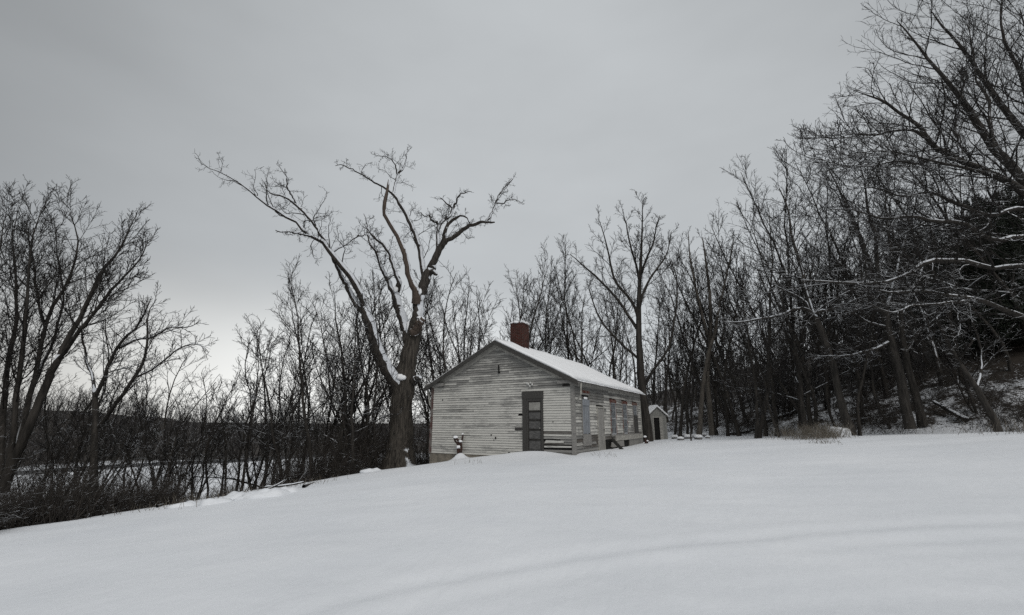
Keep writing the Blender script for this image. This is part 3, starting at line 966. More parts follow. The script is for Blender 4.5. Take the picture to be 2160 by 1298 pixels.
# --- great tree reaching in from the right edge
Y0 = 21.0
b = spot(2300, 23)
t = [
    [(2330, 940, 23, 66), (2310, 800, 22.8, 60), (2285, 680, 22.5, 56), (2255, 560, 22.2, 52), (2225, 480, 22, 48), (2200, 420, 21.8, 42)],
    [(2205, 430, 21.8, 34), (2150, 372, 21.5, 29), (2108, 325, 21.2, 26), (2085, 300, 21.1, 24), (2048, 242, 20.8, 20), (2027, 207, 20.6, 16), (1988, 160, 20.3, 12), (1950, 115, 20.1, 8), (1927, 86, 20, 6), (1893, 43, 19.8, 3)],
    [(2215, 420, 21.8, 30), (2185, 320, 22.2, 26), (2156, 276, 22.4, 23), (2113, 225, 22.7, 18), (2061, 147, 23, 12), (2022, 91, 23.2, 9), (1985, 52, 23.4, 6), (1962, 20, 23.5, 3)],
    [(2200, 440, 21.6, 28), (2130, 385, 21, 24), (2074, 358, 20.6, 21), (2031, 341, 20.3, 19), (1979, 315, 20, 16), (1955, 292, 19.9, 14), (1940, 267, 19.8, 12), (1902, 242, 19.6, 9), (1867, 216, 19.5, 7), (1840, 205, 19.4, 5), (1800, 190, 19.3, 2)],
    [(1950, 290, 19.9, 10), (1930, 276, 19.6, 9), (1900, 275, 19.3, 8), (1870, 279, 19, 7.5), (1840, 286, 18.8, 6), (1815, 282, 18.6, 4.5), (1789, 289, 18.4, 3), (1735, 292, 18.1, 1.4)],
    [(2180, 430, 21.4, 18), (2134, 385, 20.4, 14), (2048, 358, 19.6, 10), (1990, 345, 19.1, 8), (1930, 330, 18.7, 6), (1880, 320, 18.4, 5), (1820, 322, 18.1, 3.4), (1760, 345, 17.8, 1.6)],
    [(2026, 340, 20.3, 11), (2024, 300, 20.6, 10), (2014, 265, 20.8, 9), (2025, 225, 21, 7), (2030, 185, 21.2, 4), (2040, 150, 21.3, 2)],
    [(2030, 343, 20.3, 12), (1985, 330, 19.5, 9), (1940, 345, 19, 8), (1890, 340, 18.7, 6.5), (1840, 350, 18.4, 5), (1780, 350, 18.1, 3), (1700, 325, 17.8, 1.4)],
    [(2200, 330, 22.2, 18), (2170, 220, 22.6, 15), (2150, 150, 22.8, 12), (2120, 90, 23, 9), (2110, 30, 23, 6), (2120, -40, 23, 3)],
    [(2108, 325, 21.2, 12), (2090, 270, 21.5, 10), (2085, 210, 21.8, 8), (2060, 170, 22, 6), (2052, 110, 22.2, 4.5), (2040, 40, 22.4, 2.4)],
    [(2210, 470, 22, 22), (2150, 440, 21.2, 17), (2090, 455, 20.8, 13), (2020, 430, 20.4, 10), (1960, 405, 20, 8), (1900, 415, 19.8, 6), (1850, 395, 19.6, 4), (1790, 400, 19.3, 2)],
    [(2215, 500, 22, 26), (2150, 500, 21.4, 20), (2090, 505, 21, 16), (2030, 470, 20.7, 14), (1975, 468, 20.4, 12), (1920, 455, 20.1, 9), (1870, 462, 19.8, 7), (1800, 445, 19.5, 4), (1740, 440, 19.2, 1.6)],
    [(2235, 560, 22.2, 26), (2150, 560, 21.2, 18), (2090, 566, 20.8, 14), (2048, 552, 20.6, 17), (2000, 552, 20.4, 17), (1955, 553, 20.2, 16), (1930, 570, 20, 12), (1900, 585, 19.8, 10), (1862, 596, 19.6, 9), (1815, 598, 19.4, 8), (1752, 595, 19.2, 6), (1690, 590, 19, 3)],
    [(2270, 700, 22.4, 30), (2200, 680, 21.6, 22), (2150, 666, 21.2, 18), (2097, 644, 20.8, 14), (2054, 630, 20.6, 13), (1998, 623, 20.3, 12), (1945, 614, 20, 10), (1893, 618, 19.8, 8), (1850, 612, 19.6, 4)],
    [(2060, 632, 20.6, 9), (2016, 637, 20.2, 8), (1963, 643, 19.9, 7), (1921, 646, 19.6, 6), (1880, 660, 19.4, 5), (1822, 634, 19.2, 3)],
    [(2190, 400, 21.8, 16), (2190, 300, 21.6, 14), (2170, 200, 21.4, 11), (2175, 110, 21.2, 8), (2150, 20, 21, 4)],
]
SWEEP = [dict(k=22, t0=0.15, t1=1.0, ang=38, asd=12, lr=0.50, n=12, rr=0.5, wig=0.11, trop=0.035, rmin=0.019, lmax=4.2, fall=0.7, sides=4),
         dict(k=9, t0=0.15, t1=1.0, ang=38, asd=14, lr=0.50, n=8, rr=0.6, wig=0.13, trop=0.03, rmin=0.012, lmax=1.9, sides=3),
         dict(k=5, t0=0.15, t1=1.0, ang=42, asd=14, lr=0.48, n=5, rr=0.7, wig=0.15, trop=0.02, rmin=0.0085, lmin=0.12, sides=3)]
big_right = guided_tree('great_oak', 'huge bare oak leaning in from the right edge, thick snow along its low limbs', 'tree', b, t, SWEEP,
                        (M_BARK_SNOW, M_TWIG_SNOW, M_BARE), 41, nres=20, sides=9)
for lbl, bs, Yb, limbs, sd in (
        ('leaning tree with a long snow-covered branch arching left, beside the square snowy block', 1790, 24.5,
         [[(1797, 918, 24.5, 24), (1784, 880, 24.5, 20), (1773, 841, 24.5, 17), (1759, 778, 24.5, 15), (1746, 735, 24.5, 15), (1738, 711, 24.5, 15), (1722, 672, 24.5, 14), (1714, 660, 24.5, 12)],
          [(1716, 664, 24.5, 10), (1706, 655, 24.3, 9), (1690, 650, 24, 8), (1670, 655, 23.8, 7), (1640, 667, 23.5, 7), (1593, 675, 23, 6), (1560, 680, 22.8, 4), (1525, 678, 22.6, 2)],
          [(1718, 662, 24.5, 10), (1727, 658, 24.3, 9), (1755, 652, 24, 8), (1780, 643, 23.8, 8), (1805, 632, 23.6, 6), (1840, 622, 23.3, 3)],
          [(1716, 668, 24.5, 10), (1700, 640, 24.8, 9), (1680, 625, 25, 7), (1655, 612, 25.2, 5), (1630, 600, 25.4, 2)],
          [(1716, 662, 24.5, 11), (1700, 610, 25, 9), (1690, 560, 25.4, 8), (1670, 500, 25.8, 6), (1662, 440, 26, 4), (1640, 390, 26.2, 2)]], 51),
        ('thick dark forked trunk just right of the leaning tree with the arching snowy branch', 1912, 24.0,
         [[(1921, 905, 24, 28), (1912, 870, 24, 24), (1905, 830, 24, 22), (1893, 771, 24, 21), (1880, 720, 24, 19), (1871, 683, 24, 18), (1862, 640, 24, 17), (1850, 600, 24, 15)],
          [(1852, 610, 24, 13), (1835, 560, 24.2, 11), (1815, 500, 24.5, 10), (1790, 450, 24.8, 8), (1770, 400, 25, 5), (1745, 350, 25.2, 2)],
          [(1856, 620, 24, 12), (1850, 560, 23.8, 11), (1846, 500, 23.6, 9), (1830, 440, 23.4, 7), (1825, 390, 23.2, 4), (1810, 340, 23, 2)],
          [(1865, 660, 24, 10), (1885, 600, 24.4, 9), (1900, 540, 24.8, 8), (1915, 480, 25, 5), (1920, 420, 25.2, 3)],
          [(1874, 722, 24, 9), (1850, 735, 23.6, 8), (1820, 742, 23.2, 7), (1790, 750, 22.9, 5), (1725, 752, 22.5, 2)],
          [(1868, 690, 24, 8), (1830, 680, 24, 7), (1800, 660, 24.2, 6), (1770, 655, 24.3, 3)]], 52),
        ('dark trunk growing close behind the forked one, snow caught at its knee', 1944, 25.0,
         [[(1946, 900, 25, 25), (1938, 860, 25, 20), (1924, 806, 25, 17), (1912, 760, 25, 15), (1904, 700, 25, 14), (1898, 640, 25, 12)],
          [(1898, 650, 25, 10), (1890, 590, 25.2, 9), (1878, 520, 25.4, 8), (1870, 450, 25.6, 5), (1868, 380, 25.8, 2)],
          [(1900, 670, 25, 9), (1925, 610, 25.5, 8), (1950, 560, 26, 6), (1970, 500, 26.2, 3)],
          [(1910, 745, 25, 8), (1935, 700, 24.6, 7), (1965, 680, 24.3, 5), (2000, 650, 24, 3)]], 53),
        ('slim dark trunk slanting left at the far right edge of the snow field', 2101, 21.5,
         [[(2106, 912, 21.5, 22), (2094, 880, 21.5, 18), (2075, 845, 21.5, 16), (2051, 806, 21.5, 14), (2035, 780, 21.5, 12), (2019, 757, 21.5, 10), (1995, 715, 21.5, 8), (1975, 670, 21.5, 5)],
          [(2022, 762, 21.5, 7), (2030, 745, 21.3, 6), (2045, 730, 21, 5), (2056, 715, 20.8, 4)],
          [(2060, 820, 21.5, 8), (2070, 780, 21.8, 7), (2068, 730, 22, 6), (2050, 680, 22.2, 4), (2045, 640, 22.4, 2)]], 54)):
    guided_tree('bare_tree', lbl, 'tree', spot(bs, Yb), limbs, lvl(16, 8, 4, 0.13, 0.05, 0.46, 38, 3.4, 0.010), (M_BARK_SNOW, M_TWIG_SNOW, M_BARE), sd, nres=14, sides=8)

# pale twin trunks at the wood's edge right of the outhouse
guided_tree('twin_trunk_tree', 'pair of pale slender trunks side by side at the wood edge, right of the outhouse', 'tree', spot(1480, 33), [
    [(1475, 918, 33, 12), (1478, 870, 33, 10), (1481, 834, 33, 9), (1487, 790, 33, 8.5), (1495, 743, 33, 8), (1508, 700, 33, 7), (1516, 650, 33, 6)],
    [(1502, 918, 33.4, 13), (1497, 860, 33.4, 11), (1493, 806, 33.4, 10), (1496, 740, 33.4, 9), (1500, 680, 33.4, 8), (1496, 620, 33.4, 7), (1490, 560, 33.4, 5), (1482, 500, 33.4, 2.4)],
    [(1515, 655, 33, 5), (1528, 600, 33.4, 4.5), (1540, 550, 33.6, 4), (1548, 500, 33.8, 2)],
    [(1496, 720, 33.4, 6), (1480, 660, 33, 5.5), (1466, 600, 32.6, 5), (1455, 540, 32.4, 3.5), (1452, 490, 32.2, 1.6)]],
            lvl(14, 8, 5, 0.12, 0.07, 0.34, 38, 2.4, 0.010), (M_BARK_PALE, M_TWIG, M_BARE), 55, nres=14, sides=7)

# --- tree prototypes, each its own drawing, then copied one by one
def make_proto(seed, H=15.0, R=0.17, stems=1, first=0.3, ang=42, k1=16, k2=8, k3=6, k4=0, lr=0.30, spread=0.0, wig=0.12, trop=0.08, rmin=0.010, sides=7, lean=0.03):
    r = np.random.default_rng(seed)
    P, Rr, L = [], [], []
    for s in range(stems):
        n = 14
        a = r.uniform(0, 6.28)
        d = np.array([math.cos(a) * spread, math.sin(a) * spread, 1.0])
        d = d / np.linalg.norm(d)
        hh = H * (1 if s == 0 else r.uniform(0.7, 0.98))
        p = [np.array([math.cos(a), math.sin(a), 0]) * (0.12 * (stems > 1)) - np.array([0, 0, 0.6])]
        for j in range(1, n):
            d = unit(d + r.standard_normal(3) * np.array([1, 1, 0.2]) * (0.055 + lean) + np.array([0, 0, 0.05]))
            p.append(p[-1] + d * (hh + 0.6) / (n - 1))
        k = np.linspace(0, 1, n)
        rad = R * (0.75 if s else 1) * (1 - 0.95 * k ** 0.75) + 0.010
        rad[0] *= 1.35
        P.append(np.array(p))
        Rr.append(rad)
        L.append(hh)
    tr = (np.array(P), np.array(Rr), np.array(L))
    a = sprout(tr, k1, first, 0.99, ang, 12, lr, 10, 0.5, wig * 0.7, trop, r, rmin * 1.9, fall=0.72, lmax=H * 0.42)
    b_ = sprout(a, k2, 0.2, 1.0, 36, 12, 0.52, 8, 0.6, wig * 1.2, trop * 0.7, r, rmin * 1.5, lmin=0.25, lmax=2.4)
    c_ = sprout(b_, k3, 0.2, 1.0, 40, 13, 0.50, 5, 0.7, wig, trop * 0.4, r, rmin, lmin=0.15)
    top = sprout(tr, 10, 0.55, 1.0, 35, 10, 0.10, 5, 0.6, wig, trop, r, rmin * 1.2, fall=0.3)
    bat = [(a[0], a[1], 5, 0, False), (b_[0], b_[1], 3, 0, False), (c_[0], c_[1], 3, 0, False), (top[0], top[1], 3, 0, False)]
    if k4:
        d_ = sprout(c_, k4, 0.2, 1.0, 38, 14, 0.5, 3, 0.8, wig, 0, r, rmin * 0.9, lmin=0.12)
        bat.append((d_[0], d_[1], 3, 0, False))
    return tubes_mesh('trunk', [(tr[0], tr[1], sides, 0.04, True)]), tubes_mesh('crown', bat)


PROTO = {}
for key, kw in dict(
        f0=dict(seed=101, H=16, R=0.145, first=0.38, k1=20, k2=8, k3=5, ang=46, lr=0.33),
        f1=dict(seed=102, H=17, R=0.165, first=0.28, k1=20, k2=9, k3=5, ang=36, lr=0.34),
        f2=dict(seed=103, H=15, R=0.125, first=0.4, k1=18, k2=8, k3=5, ang=48, lean=0.05, lr=0.34),
        f3=dict(seed=104, H=16, R=0.135, first=0.25, k1=22, k2=8, k3=5, ang=52, lr=0.32, stems=1),
        v0=dict(seed=105, H=14, R=0.15, stems=3, spread=0.30, first=0.25, k1=12, k2=8, k3=5, ang=34, lr=0.26),
        v1=dict(seed=106, H=13, R=0.13, stems=2, spread=0.22, first=0.22, k1=16, k2=8, k3=5, ang=38, lr=0.28),
        w0=dict(seed=107, H=13, R=0.19, first=0.18, k1=16, k2=9, k3=6, ang=58, lr=0.44, wig=0.2, trop=0.09),
        w1=dict(seed=108, H=12, R=0.16, first=0.2, k1=16, k2=9, k3=6, ang=52, lr=0.42, wig=0.22, trop=0.06),
        s0=dict(seed=109, H=7, R=0.055, first=0.38, k1=14, k2=6, k3=4, ang=38, lr=0.3, rmin=0.006, sides=5, lean=0.08),
        s1=dict(seed=110, H=6, R=0.045, stems=2, spread=0.35, first=0.15, k1=10, k2=6, k3=4, ang=40, lr=0.32, rmin=0.006, sides=5, lean=0.09),
        s2=dict(seed=111, H=8, R=0.065, first=0.35, k1=16, k2=6, k3=4, ang=46, lr=0.36, rmin=0.006, sides=5, lean=0.09, wig=0.18)).items():
    PROTO[key] = make_proto(**kw)
for k_, (a_, b_) in PROTO.items():
    a_.materials.append(M_BARK_SNOW if k_[0] in 'w' else M_BARK)
    b_.materials.append(M_TWIG_SNOW if k_[0] in 'ws' else M_TWIG)


def plant(px, Y, key, scale, label, group, lean=(0, 0), rz=None, name='bare_tree', sy=1.0, base=None):
    p = spot(px, Y) if base is None else base
    root = empty(name, p)
    root.rotation_euler = (lean[1], lean[0], rng.uniform(0, 6.28) if rz is None else rz)
    root.scale = (scale * sy, scale * sy, scale)
    tm, cm = PROTO[key]
    for nm, me in (('trunk', tm), ('crown', cm)):
        o = bpy.data.objects.new(nm, me)
        COL.objects.link(o)
        o.parent = root
    tag(root, label, 'tree', group)
    return root


# behind the house and the valley edge, left to right
G_BACK = 'bare trees standing behind the house'
for px, Y, k, s, l in (
        (955, 33, 'v1', .95, 'forked bare tree behind the left slope of the roof'),
        (905, 30, 's2', 1.5, 'slim bare tree between the great old trunk and the house corner'),
        (1010, 42, 'f2', .95, None), (1045, 40, 'w1', 1.05, None),
        (1098, 36, 'w0', 1.02, 'crooked bare tree rising straight behind the brick chimney'),
        (1135, 43, 'v1', 1.1, None), (985, 47, 'v0', 1.1, None),
        (1190, 38, 'f1', .86, 'bare tree with dark upright trunk behind the roof, left of the vase-shaped one'), (1230, 36, 'v0', .93, 'vase-shaped bare tree behind the roof, left of the tallest crown'),
        (1270, 44, 'f0', .9, None), (1165, 48, 'f3', .95, None), (1300, 40, 'w1', 1.05, None), (1320, 48, 'f1', .9, None),
        (1400, 46, 'f2', 1.05, None), (1420, 38, 's2', 1.6, None), (1065, 52, 'f0', 1.0, None), (1110, 55, 'f1', 1.0, None), (1250, 55, 'f3', 1.0, None), (925, 44, 'f0', .85, None), (945, 52, 'w0', 1.0, None), (1340, 56, 'f3', 1.1, None),
        (930, 38, 'w1', .95, None), (970, 39, 'v0', .98, None), (1000, 37, 's2', 1.55, None), (1028, 46, 'w0', 1.1, None), (1150, 39, 's2', 1.6, None), (1212, 46, 'w0', 1.1, None), (1060, 45, 'v1', 1.12, None),
        (1285, 37, 's2', 1.6, None), (1300, 50, 'v0', 1.1, None), (1380, 50, 'w1', 1.1, None), (1410, 55, 'v1', 1.2, None), (1120, 48, 'w0', 1.1, None)):
    s *= float(np.interp(px, [880, 1150, 1260], [1.16, 1.14, 1.0])) * (1.07 if Y > 40 else 1)
    plant(px, Y, k, s, l or 'one of the bare trees crowded in a row behind the house', G_BACK)

# left bank
G_LEFT = 'slender bare trees along the left bank'
LB = 'one of the slender bare trees on the bank between the road and the snow field'
for px, Y, k, s in ((60, 22, 's0', 1.3), (112, 20, 's2', 1.2), (150, 24, 'f2', .6), (250, 21, 's0', 1.1), (282, 23, 's2', 1.2), (312, 21, 's1', 1.2),
                    (330, 25, 'f0', .5), (355, 22, 's0', .95), (378, 22, 's1', 1.1), (402, 24, 's2', 1.0), (425, 22, 's0', 1.05), (448, 26, 'f2', .55),
                    (468, 22.5, 's2', 1.1), (505, 23, 's0', 1.2), (528, 25, 'f2', .62), (552, 23, 's1', 1.4), (575, 24, 's2', 1.3),
                    (625, 23.5, 'f3', .68), (655, 25, 'f0', .74), (676, 24, 's0', 1.6), (690, 28, 'f1', .72), (718, 26, 'f2', .8), (742, 25, 'f3', .74), (760, 29, 'f0', .78),
                    (786, 27, 's2', 1.5), (800, 31, 'f1', .8), (895, 36, 'f2', .85), (870, 33, 's0', 1.9), (90, 27, 'f3', .7), (20, 26, 'f0', .75),
                    (700, 34, 'f3', .8), (640, 31, 'f2', .72), (590, 30, 's2', 1.5), (770, 36, 'f2', .85), (730, 38, 'f0', .85), (820, 40, 'f3', .9), (850, 46, 'f0', .95), (230, 28, 's2', 1.3), (180, 31, 'f2', .6)):
    plant(px, Y, k, s, LB, G_LEFT)
rb = np.random.default_rng(123)
for i in range(62):
    px = rb.uniform(-60, 810)
    Y = float(np.interp(px, [-60, 0, 280, 540, 700, 810], [15.5, 16.5, 18.6, 21.2, 22.4, 24.5])) + abs(rb.normal(0.4, 3.2))
    k = rb.choice(['s0', 's1', 's2', 'f0', 'f2', 'f3'])
    s = rb.uniform(0.7, 1.15) if k[0] == 's' else rb.uniform(0.32, 0.52)
    s *= float(np.interp(px, [0, 400, 480, 560, 640, 800], [0.85, 0.7, 0.55, 0.75, 1.05, 1.25]))
    plant(px, Y, k, s, LB, G_LEFT)
plant(486, 21.8, 'v1', .62, 'leaning forked bare tree on the left bank, standing clear against the brightest sky', G_LEFT)
plant(602, 22.6, 'w1', .66, 'broad bare tree with drooping snowy side branches in the middle of the left bank', G_LEFT)
plant(560, 26, 'w0', .74, 'wide-crowned bare tree whose long twigs reach furthest left over the bank', G_LEFT)
plant(664, 22.2, 'f1', .66, 'tallest straight bare tree between the left bank thicket and the great old tree', G_LEFT)
plant(745, 22.5, 'w1', .64, 'bushy dark bare tree close to the left of the great old tree', G_LEFT)
plant(770, 24.0, 'v0', .72, 'several-stemmed bare tree just behind the left limb of the great old tree', G_LEFT)
plant(700, 23.0, 'w0', .78, 'bare tree with tangled low branches beside the brush where the bank meets the snow', G_LEFT)

# woods on the right slope
G_R = 'bare trees of the woods on the right'
LR = 'one of the many dark bare trees in the dense woods on the right slope'
r2 = np.random.default_rng(77)
front = [(1432, 36, 'f0', .95), (1448, 41, 'f2', 1.0), (1462, 35, 's2', 1.5), (1515, 37, 'f1', .95), (1535, 34, 'f3', .92), (1562, 33, 'f0', 1.0), (1580, 37, 'f1', 1.0),
         (1611, 31, 'f2', 1.1), (1590, 29, 'v1', 1.15), (1640, 30, 'f3', 1.02), (1662, 34, 'f1', 1.08), (1690, 31, 'f0', 1.02), (1722, 29, 'v0', 1.05), (1745, 32, 'f1', 1.05), (1820, 28, 'f3', .95), (1812, 24.5, 'f2', .72),
         (1840, 32, 'w0', 1.2), (1870, 30, 'f0', 1.05), (1880, 26, 's2', 1.2), (1960, 31, 'f1', 1.0), (1990, 28, 'w1', 1.1), (2030, 27, 'f3', .9), (2060, 31, 'f0', 1.1), (2130, 26, 'f2', .9), (2180, 27, 'f1', 1.0), (2210, 24, 's2', 1.3),
         (1700, 27.5, 'w0', .9), (1648, 27.5, 's0', 1.3), (1770, 28, 's2', 1.4), (2080, 24, 's1', 1.5), (1544, 40, 'v1', 1.1)]
for px, Y, k, s in front:
    plant(px, Y, k, s, LR, G_R)
cnt = 0
while cnt < 78:
    Y = r2.uniform(31, 64)
    px = r2.uniform(1400, 2330)
    p = spot(px, Y)
    if dright(p[0:1], p[1:2])[0] < 0.5 and not (Y > 44):
        continue
    k = r2.choice(['f0', 'f1', 'f2', 'f3', 'v0', 'v1', 'w0', 'w1', 's2'])
    s = r2.uniform(0.62, 1.0) * (1.35 if k == 's2' else 1)
    if px < 1560:
        s *= 0.9
    plant(px, Y, k, s, LR, G_R, base=p)
    cnt += 1

# far woods as masses: valley side on the left, behind the house, upper right slope
def woods(name, pts, H, seed, m, nb=26, rbase=0.09):
    r = np.random.default_rng(seed)
    pts = np.asarray(pts)
    q = len(pts)
    hh = H * r.uniform(0.45, 1.3, q)
    n = 5
    P = np.empty((q, n, 3))
    P[:, 0] = pts
    d = unit(np.c_[r.normal(0, .08, (q, 2)), np.ones(q)])
    for j in range(1, n):
        d = unit(d + r.normal(0, 0.06, (q, 3)))
        P[:, j] = P[:, j - 1] + d * (hh / (n - 1))[:, None]
    R = rbase * (1 - 0.85 * np.linspace(0, 1, n))[None] * np.ones((q, 1))
    a = sprout((P, R, hh), nb, 0.15, 1.0, 42, 14, 0.30, 4, 0.6, 0.15, 0.12, r, 0.03, fall=0.75)
    b_ = sprout(a, 4, 0.2, 1.0, 40, 14, 0.5, 3, 0.7, 0.15, 0.1, r, 0.022, lmin=0.3)
    o = new_obj(name, tubes_mesh(name, [(P, R, 4, 0, False), (a[0], a[1], 3, 0, False), (b_[0], b_[1], 3, 0, False)]), m)
    return o


r3 = np.random.default_rng(5)
pts = []
while len(pts) < 1500:
    az = math.radians(r3.uniform(-58, -4))
    rad = r3.uniform(104, 250) ** 1.0
    x, y = rad * math.sin(az), rad * math.cos(az)
    pts.append((x, y, h1(x, y) - 0.3))
tag(woods('distant_woods', pts, 8.5, 61, M_FAR, 16, 0.10), 'dark wooded ridge across the valley on the left', 'woods', kind='stuff')
pts = []
while len(pts) < 800:
    y = r3.uniform(30, 110) if len(pts) > 430 else r3.uniform(52, 110)
    x = y * r3.uniform(0.05, 1.5)
    if y < 60 and x / y < 0.95:
        continue
    if dright(np.array([x]), np.array([y]))[0] < 6 and x > y * 0.3:
        continue
    pts.append((x, y, h1(x, y) - 0.3))
tag(woods('slope_woods', pts, 7.0, 62, M_FAR, 20, 0.10), 'dark mass of far trees closing the upper right slope', 'woods', kind='stuff')

pts = []
while len(pts) < 750:
    y = r3.uniform(29, 66)
    x = y * r3.uniform(0.36, 1.12)
    if dright(np.array([x]), np.array([y]))[0] < 2.5:
        continue
    pts.append((x, y, h1(x, y) - 0.2))
tag(woods('slope_saplings', pts, 3.6, 63, M_FAR, 16, 0.035), 'low dark growth of saplings covering the slope under the big trees', 'undergrowth', kind='stuff')

# dark cedars deep in the slope
def cedar_proto(seed, H=9.0):
    r = np.random.default_rng(seed)
    n = 9
    P = np.zeros((1, n, 3))
    P[0, :, 2] = np.linspace(-0.4, H, n)
    P[0, :, :2] = np.cumsum(r.normal(0, 0.03, (n, 2)), 0)
    R = (0.15 * (1 - 0.9 * np.linspace(0, 1, n)) + 0.01)[None]
    a = sprout((P, R, np.array([H])), 120, 0.08, 0.99, 78, 10, 0.36, 6, 0.4, 0.09, -0.02, r, 0.012, fall=0.9, lmax=2.9)
    b_ = sprout(a, 12, 0.15, 1.0, 46, 12, 0.42, 4, 0.6, 0.12, -0.05, r, 0.007)
    c_ = sprout(b_, 7, 0.1, 1.0, 40, 14, 0.6, 3, 0.8, 0.15, -0.05, r, 0.016, lmin=0.06)
    return tubes_mesh('trunk', [(P, R, 8, 0.03, True), (a[0], a[1], 4, 0, False)]), tubes_mesh('crown', [(b_[0], b_[1], 3, 0, False), (c_[0], c_[1] * 1.6, 3, 0, False)])


M_CEDAR = bark_mat('cedar_foliage', (0.018, 0.024, 0.017), (0.036, 0.045, 0.032), 0.75, 1.1, 0.25, bump=0)
for key, sd in (('c0', 201), ('c1', 202)):
    a_, b_ = cedar_proto(sd)
    a_.materials.append(M_BARK)
    b_.materials.append(M_CEDAR)
    PROTO[key] = (a_, b_)
for px, Y, k, s in ((2150, 33, 'c0', 1.05), (2080, 36, 'c1', 1.05), (2200, 29, 'c1', 1.1), (2020, 40, 'c0', 1.1), (2250, 38, 'c0', 1.3), (2130, 42, 'c1', 1.25), (1975, 45, 'c1', 1.2), (2060, 30, 'c0', .85), (2170, 27.5, 'c0', 0.9), (1930, 50, 'c0', 1.2), (2110, 50, 'c0', 1.5), (2230, 48, 'c1', 1.6)):
    r_ = plant(px, Y, k, s, 'one of the dark evergreens massed deep in the slope at the right edge', 'dark evergreens at the right edge', name='evergreen_tree')

# ------------------------------------------------------------------ undergrowth
def ground_clear(x, y):
    """true on the road"""
    return float(np.min(np.hypot(ctr[:, 0] - x, ctr[:, 1] - y))) < 6.5


def stems(pts, hts, seed, lean=0.5, wig=0.22, r0=0.006, n=6, trop=-0.03, twigs=4, dirs=None):
    r = np.random.default_rng(seed)
    pts = np.asarray(pts)
    q = len(pts)
    P = np.empty((q, n, 3))
    P[:, 0] = pts
    d = unit(np.c_[r.normal(0, lean, (q, 2)), np.ones(q)]) if dirs is None else unit(np.asarray(dirs) + r.normal(0, lean * 0.4, (q, 3)))
    for j in range(1, n):
        d = unit(d + r.normal(0, wig, (q, 3)) + np.array([0, 0, trop]))
        P[:, j] = P[:, j - 1] + d * (np.asarray(hts) / (n - 1))[:, None]
    R = r0 * r.uniform(0.7, 1.6, (q, 1)) * (1 - 0.6 * np.linspace(0, 1, n))[None]
    out = [(P, R, 3, 0, False)]
    if twigs:
        a = sprout((P, R, np.asarray(hts)), twigs, 0.3, 1.0, 40, 15, 0.4, 4, 0.8, wig, 0.0, r, r0 * 0.6)
        out.append((a[0], a[1], 3, 0, False))
    return out


r4 = np.random.default_rng(9)
pts, hts = [], []
for i in range(13000):
    y = r4.uniform(8, 40)
    x = np.interp(y, XE_Y, XE_X) - abs(r4.normal(0, 1.0)) * r4.choice([0.9, 2.6]) + 0.25
    k = float(vnoise(np.array([x]), np.array([y]), 1.3)[0])
    if k < r4.uniform(-0.5, 0.3) or x / y < -1.35:
        continue
    pts.append((x, y, h1(x, y) - 0.05))
    hts.append(r4.uniform(0.3, 1.0) * (1.5 + k) * (1.15 if x / y < -0.85 else 0.62))
bat = stems(pts, hts, 71, 0.55, 0.2, 0.0065)
tag(new_obj('undergrowth', tubes_mesh('undergrowth', bat), M_BRUSH), 'tangle of bare brown brush along the left edge of the snow field', 'undergrowth', kind='stuff')

pts, hts = [], []
while len(pts) < 4200:
    y = r4.uniform(24, 105)
    x = -y * r4.uniform(0.25, 1.45)
    if dleft(np.array([x]), np.array([y]))[0] < 5:
        continue
    k = float(vnoise(np.array([x]), np.array([y]), 7.0)[0])
    near = 1.0 if x / y < -0.92 else 0.0
    if k + near * 1.1 < r4.uniform(0.25, 1.0) - 0.1:
        continue
    if 58 < y < 100 and ground_clear(x, y):
        continue
    pts.append((x, y, h1(x, y) - 0.05))
    hts.append(r4.uniform(0.6, 2.2) * (1.5 if near else 1.0))
tag(new_obj('valley_brush', tubes_mesh('valley_brush', stems(pts, hts, 75, 0.35, 0.15, 0.014, trop=0.0, twigs=5)), M_BRUSH), 'scattered brush over the snowy valley floor beyond the left bank', 'undergrowth', kind='stuff')

pts, hts = [], []
for cx, cy_, n_, rad, hgt in ((600, 21.5, 300, 0.9, 1.5), (640, 22.5, 350, 1.2, 2.2), (700, 23.0, 350, 1.4, 2.4), (760, 24.3, 350, 1.3, 2.6), (560, 21.6, 90, .8, 1.0), (800, 26, 300, 1.5, 2.6), (890, 27, 200, 1.3, 2.0), (150, 16.5, 260, 1.6, 1.6), (60, 15, 260, 1.6, 1.5), (250, 17.5, 200, 1.4, 1.4), (20, 14, 300, 1.5, 1.5), (100, 15.5, 300, 1.5, 1.4), (200, 17.2, 260, 1.5, 1.2), (320, 18.4, 160, 1.2, 1.0), (0, 17, 300, 2, 2.0), (100, 19, 260, 2, 1.8)):
    c = spot(cx, cy_)
    for i in range(n_):
        x, y = c[0] + r4.normal(0, rad * .6), c[1] + r4.normal(0, rad * .6)
        pts.append((x, y, h1(x, y) - 0.05))
        hts.append(hgt * r4.uniform(0.4, 1.15))
tag(new_obj('thicket', tubes_mesh('thicket', stems(pts, hts, 72, 0.32, 0.13, 0.007, trop=0.02, twigs=5)), M_BRUSH), 'dense upright thicket of bare shoots before and below the great old tree', 'undergrowth', kind='stuff')

pts, hts = [], []
for i in range(11000):
    y = r4.uniform(18, 50)
    x = np.interp(y, XH_Y, XH_X) + abs(r4.normal(0, 7.5)) - 0.3
    k = float(vnoise(np.array([x + 30]), np.array([y]), 1.8)[0])
    if k < r4.uniform(-0.4, 0.5) or x / y > 1.3:
        continue
    pts.append((x, y, h1(x, y) - 0.05))
    hts.append(r4.uniform(0.4, 1.2) * (1.4 + k))
tag(new_obj('undergrowth', tubes_mesh('undergrowth', stems(pts, hts, 73, 0.6, 0.22, 0.0065)), M_BRUSH), 'bare brush and briars at the foot of the right slope', 'undergrowth', kind='stuff')

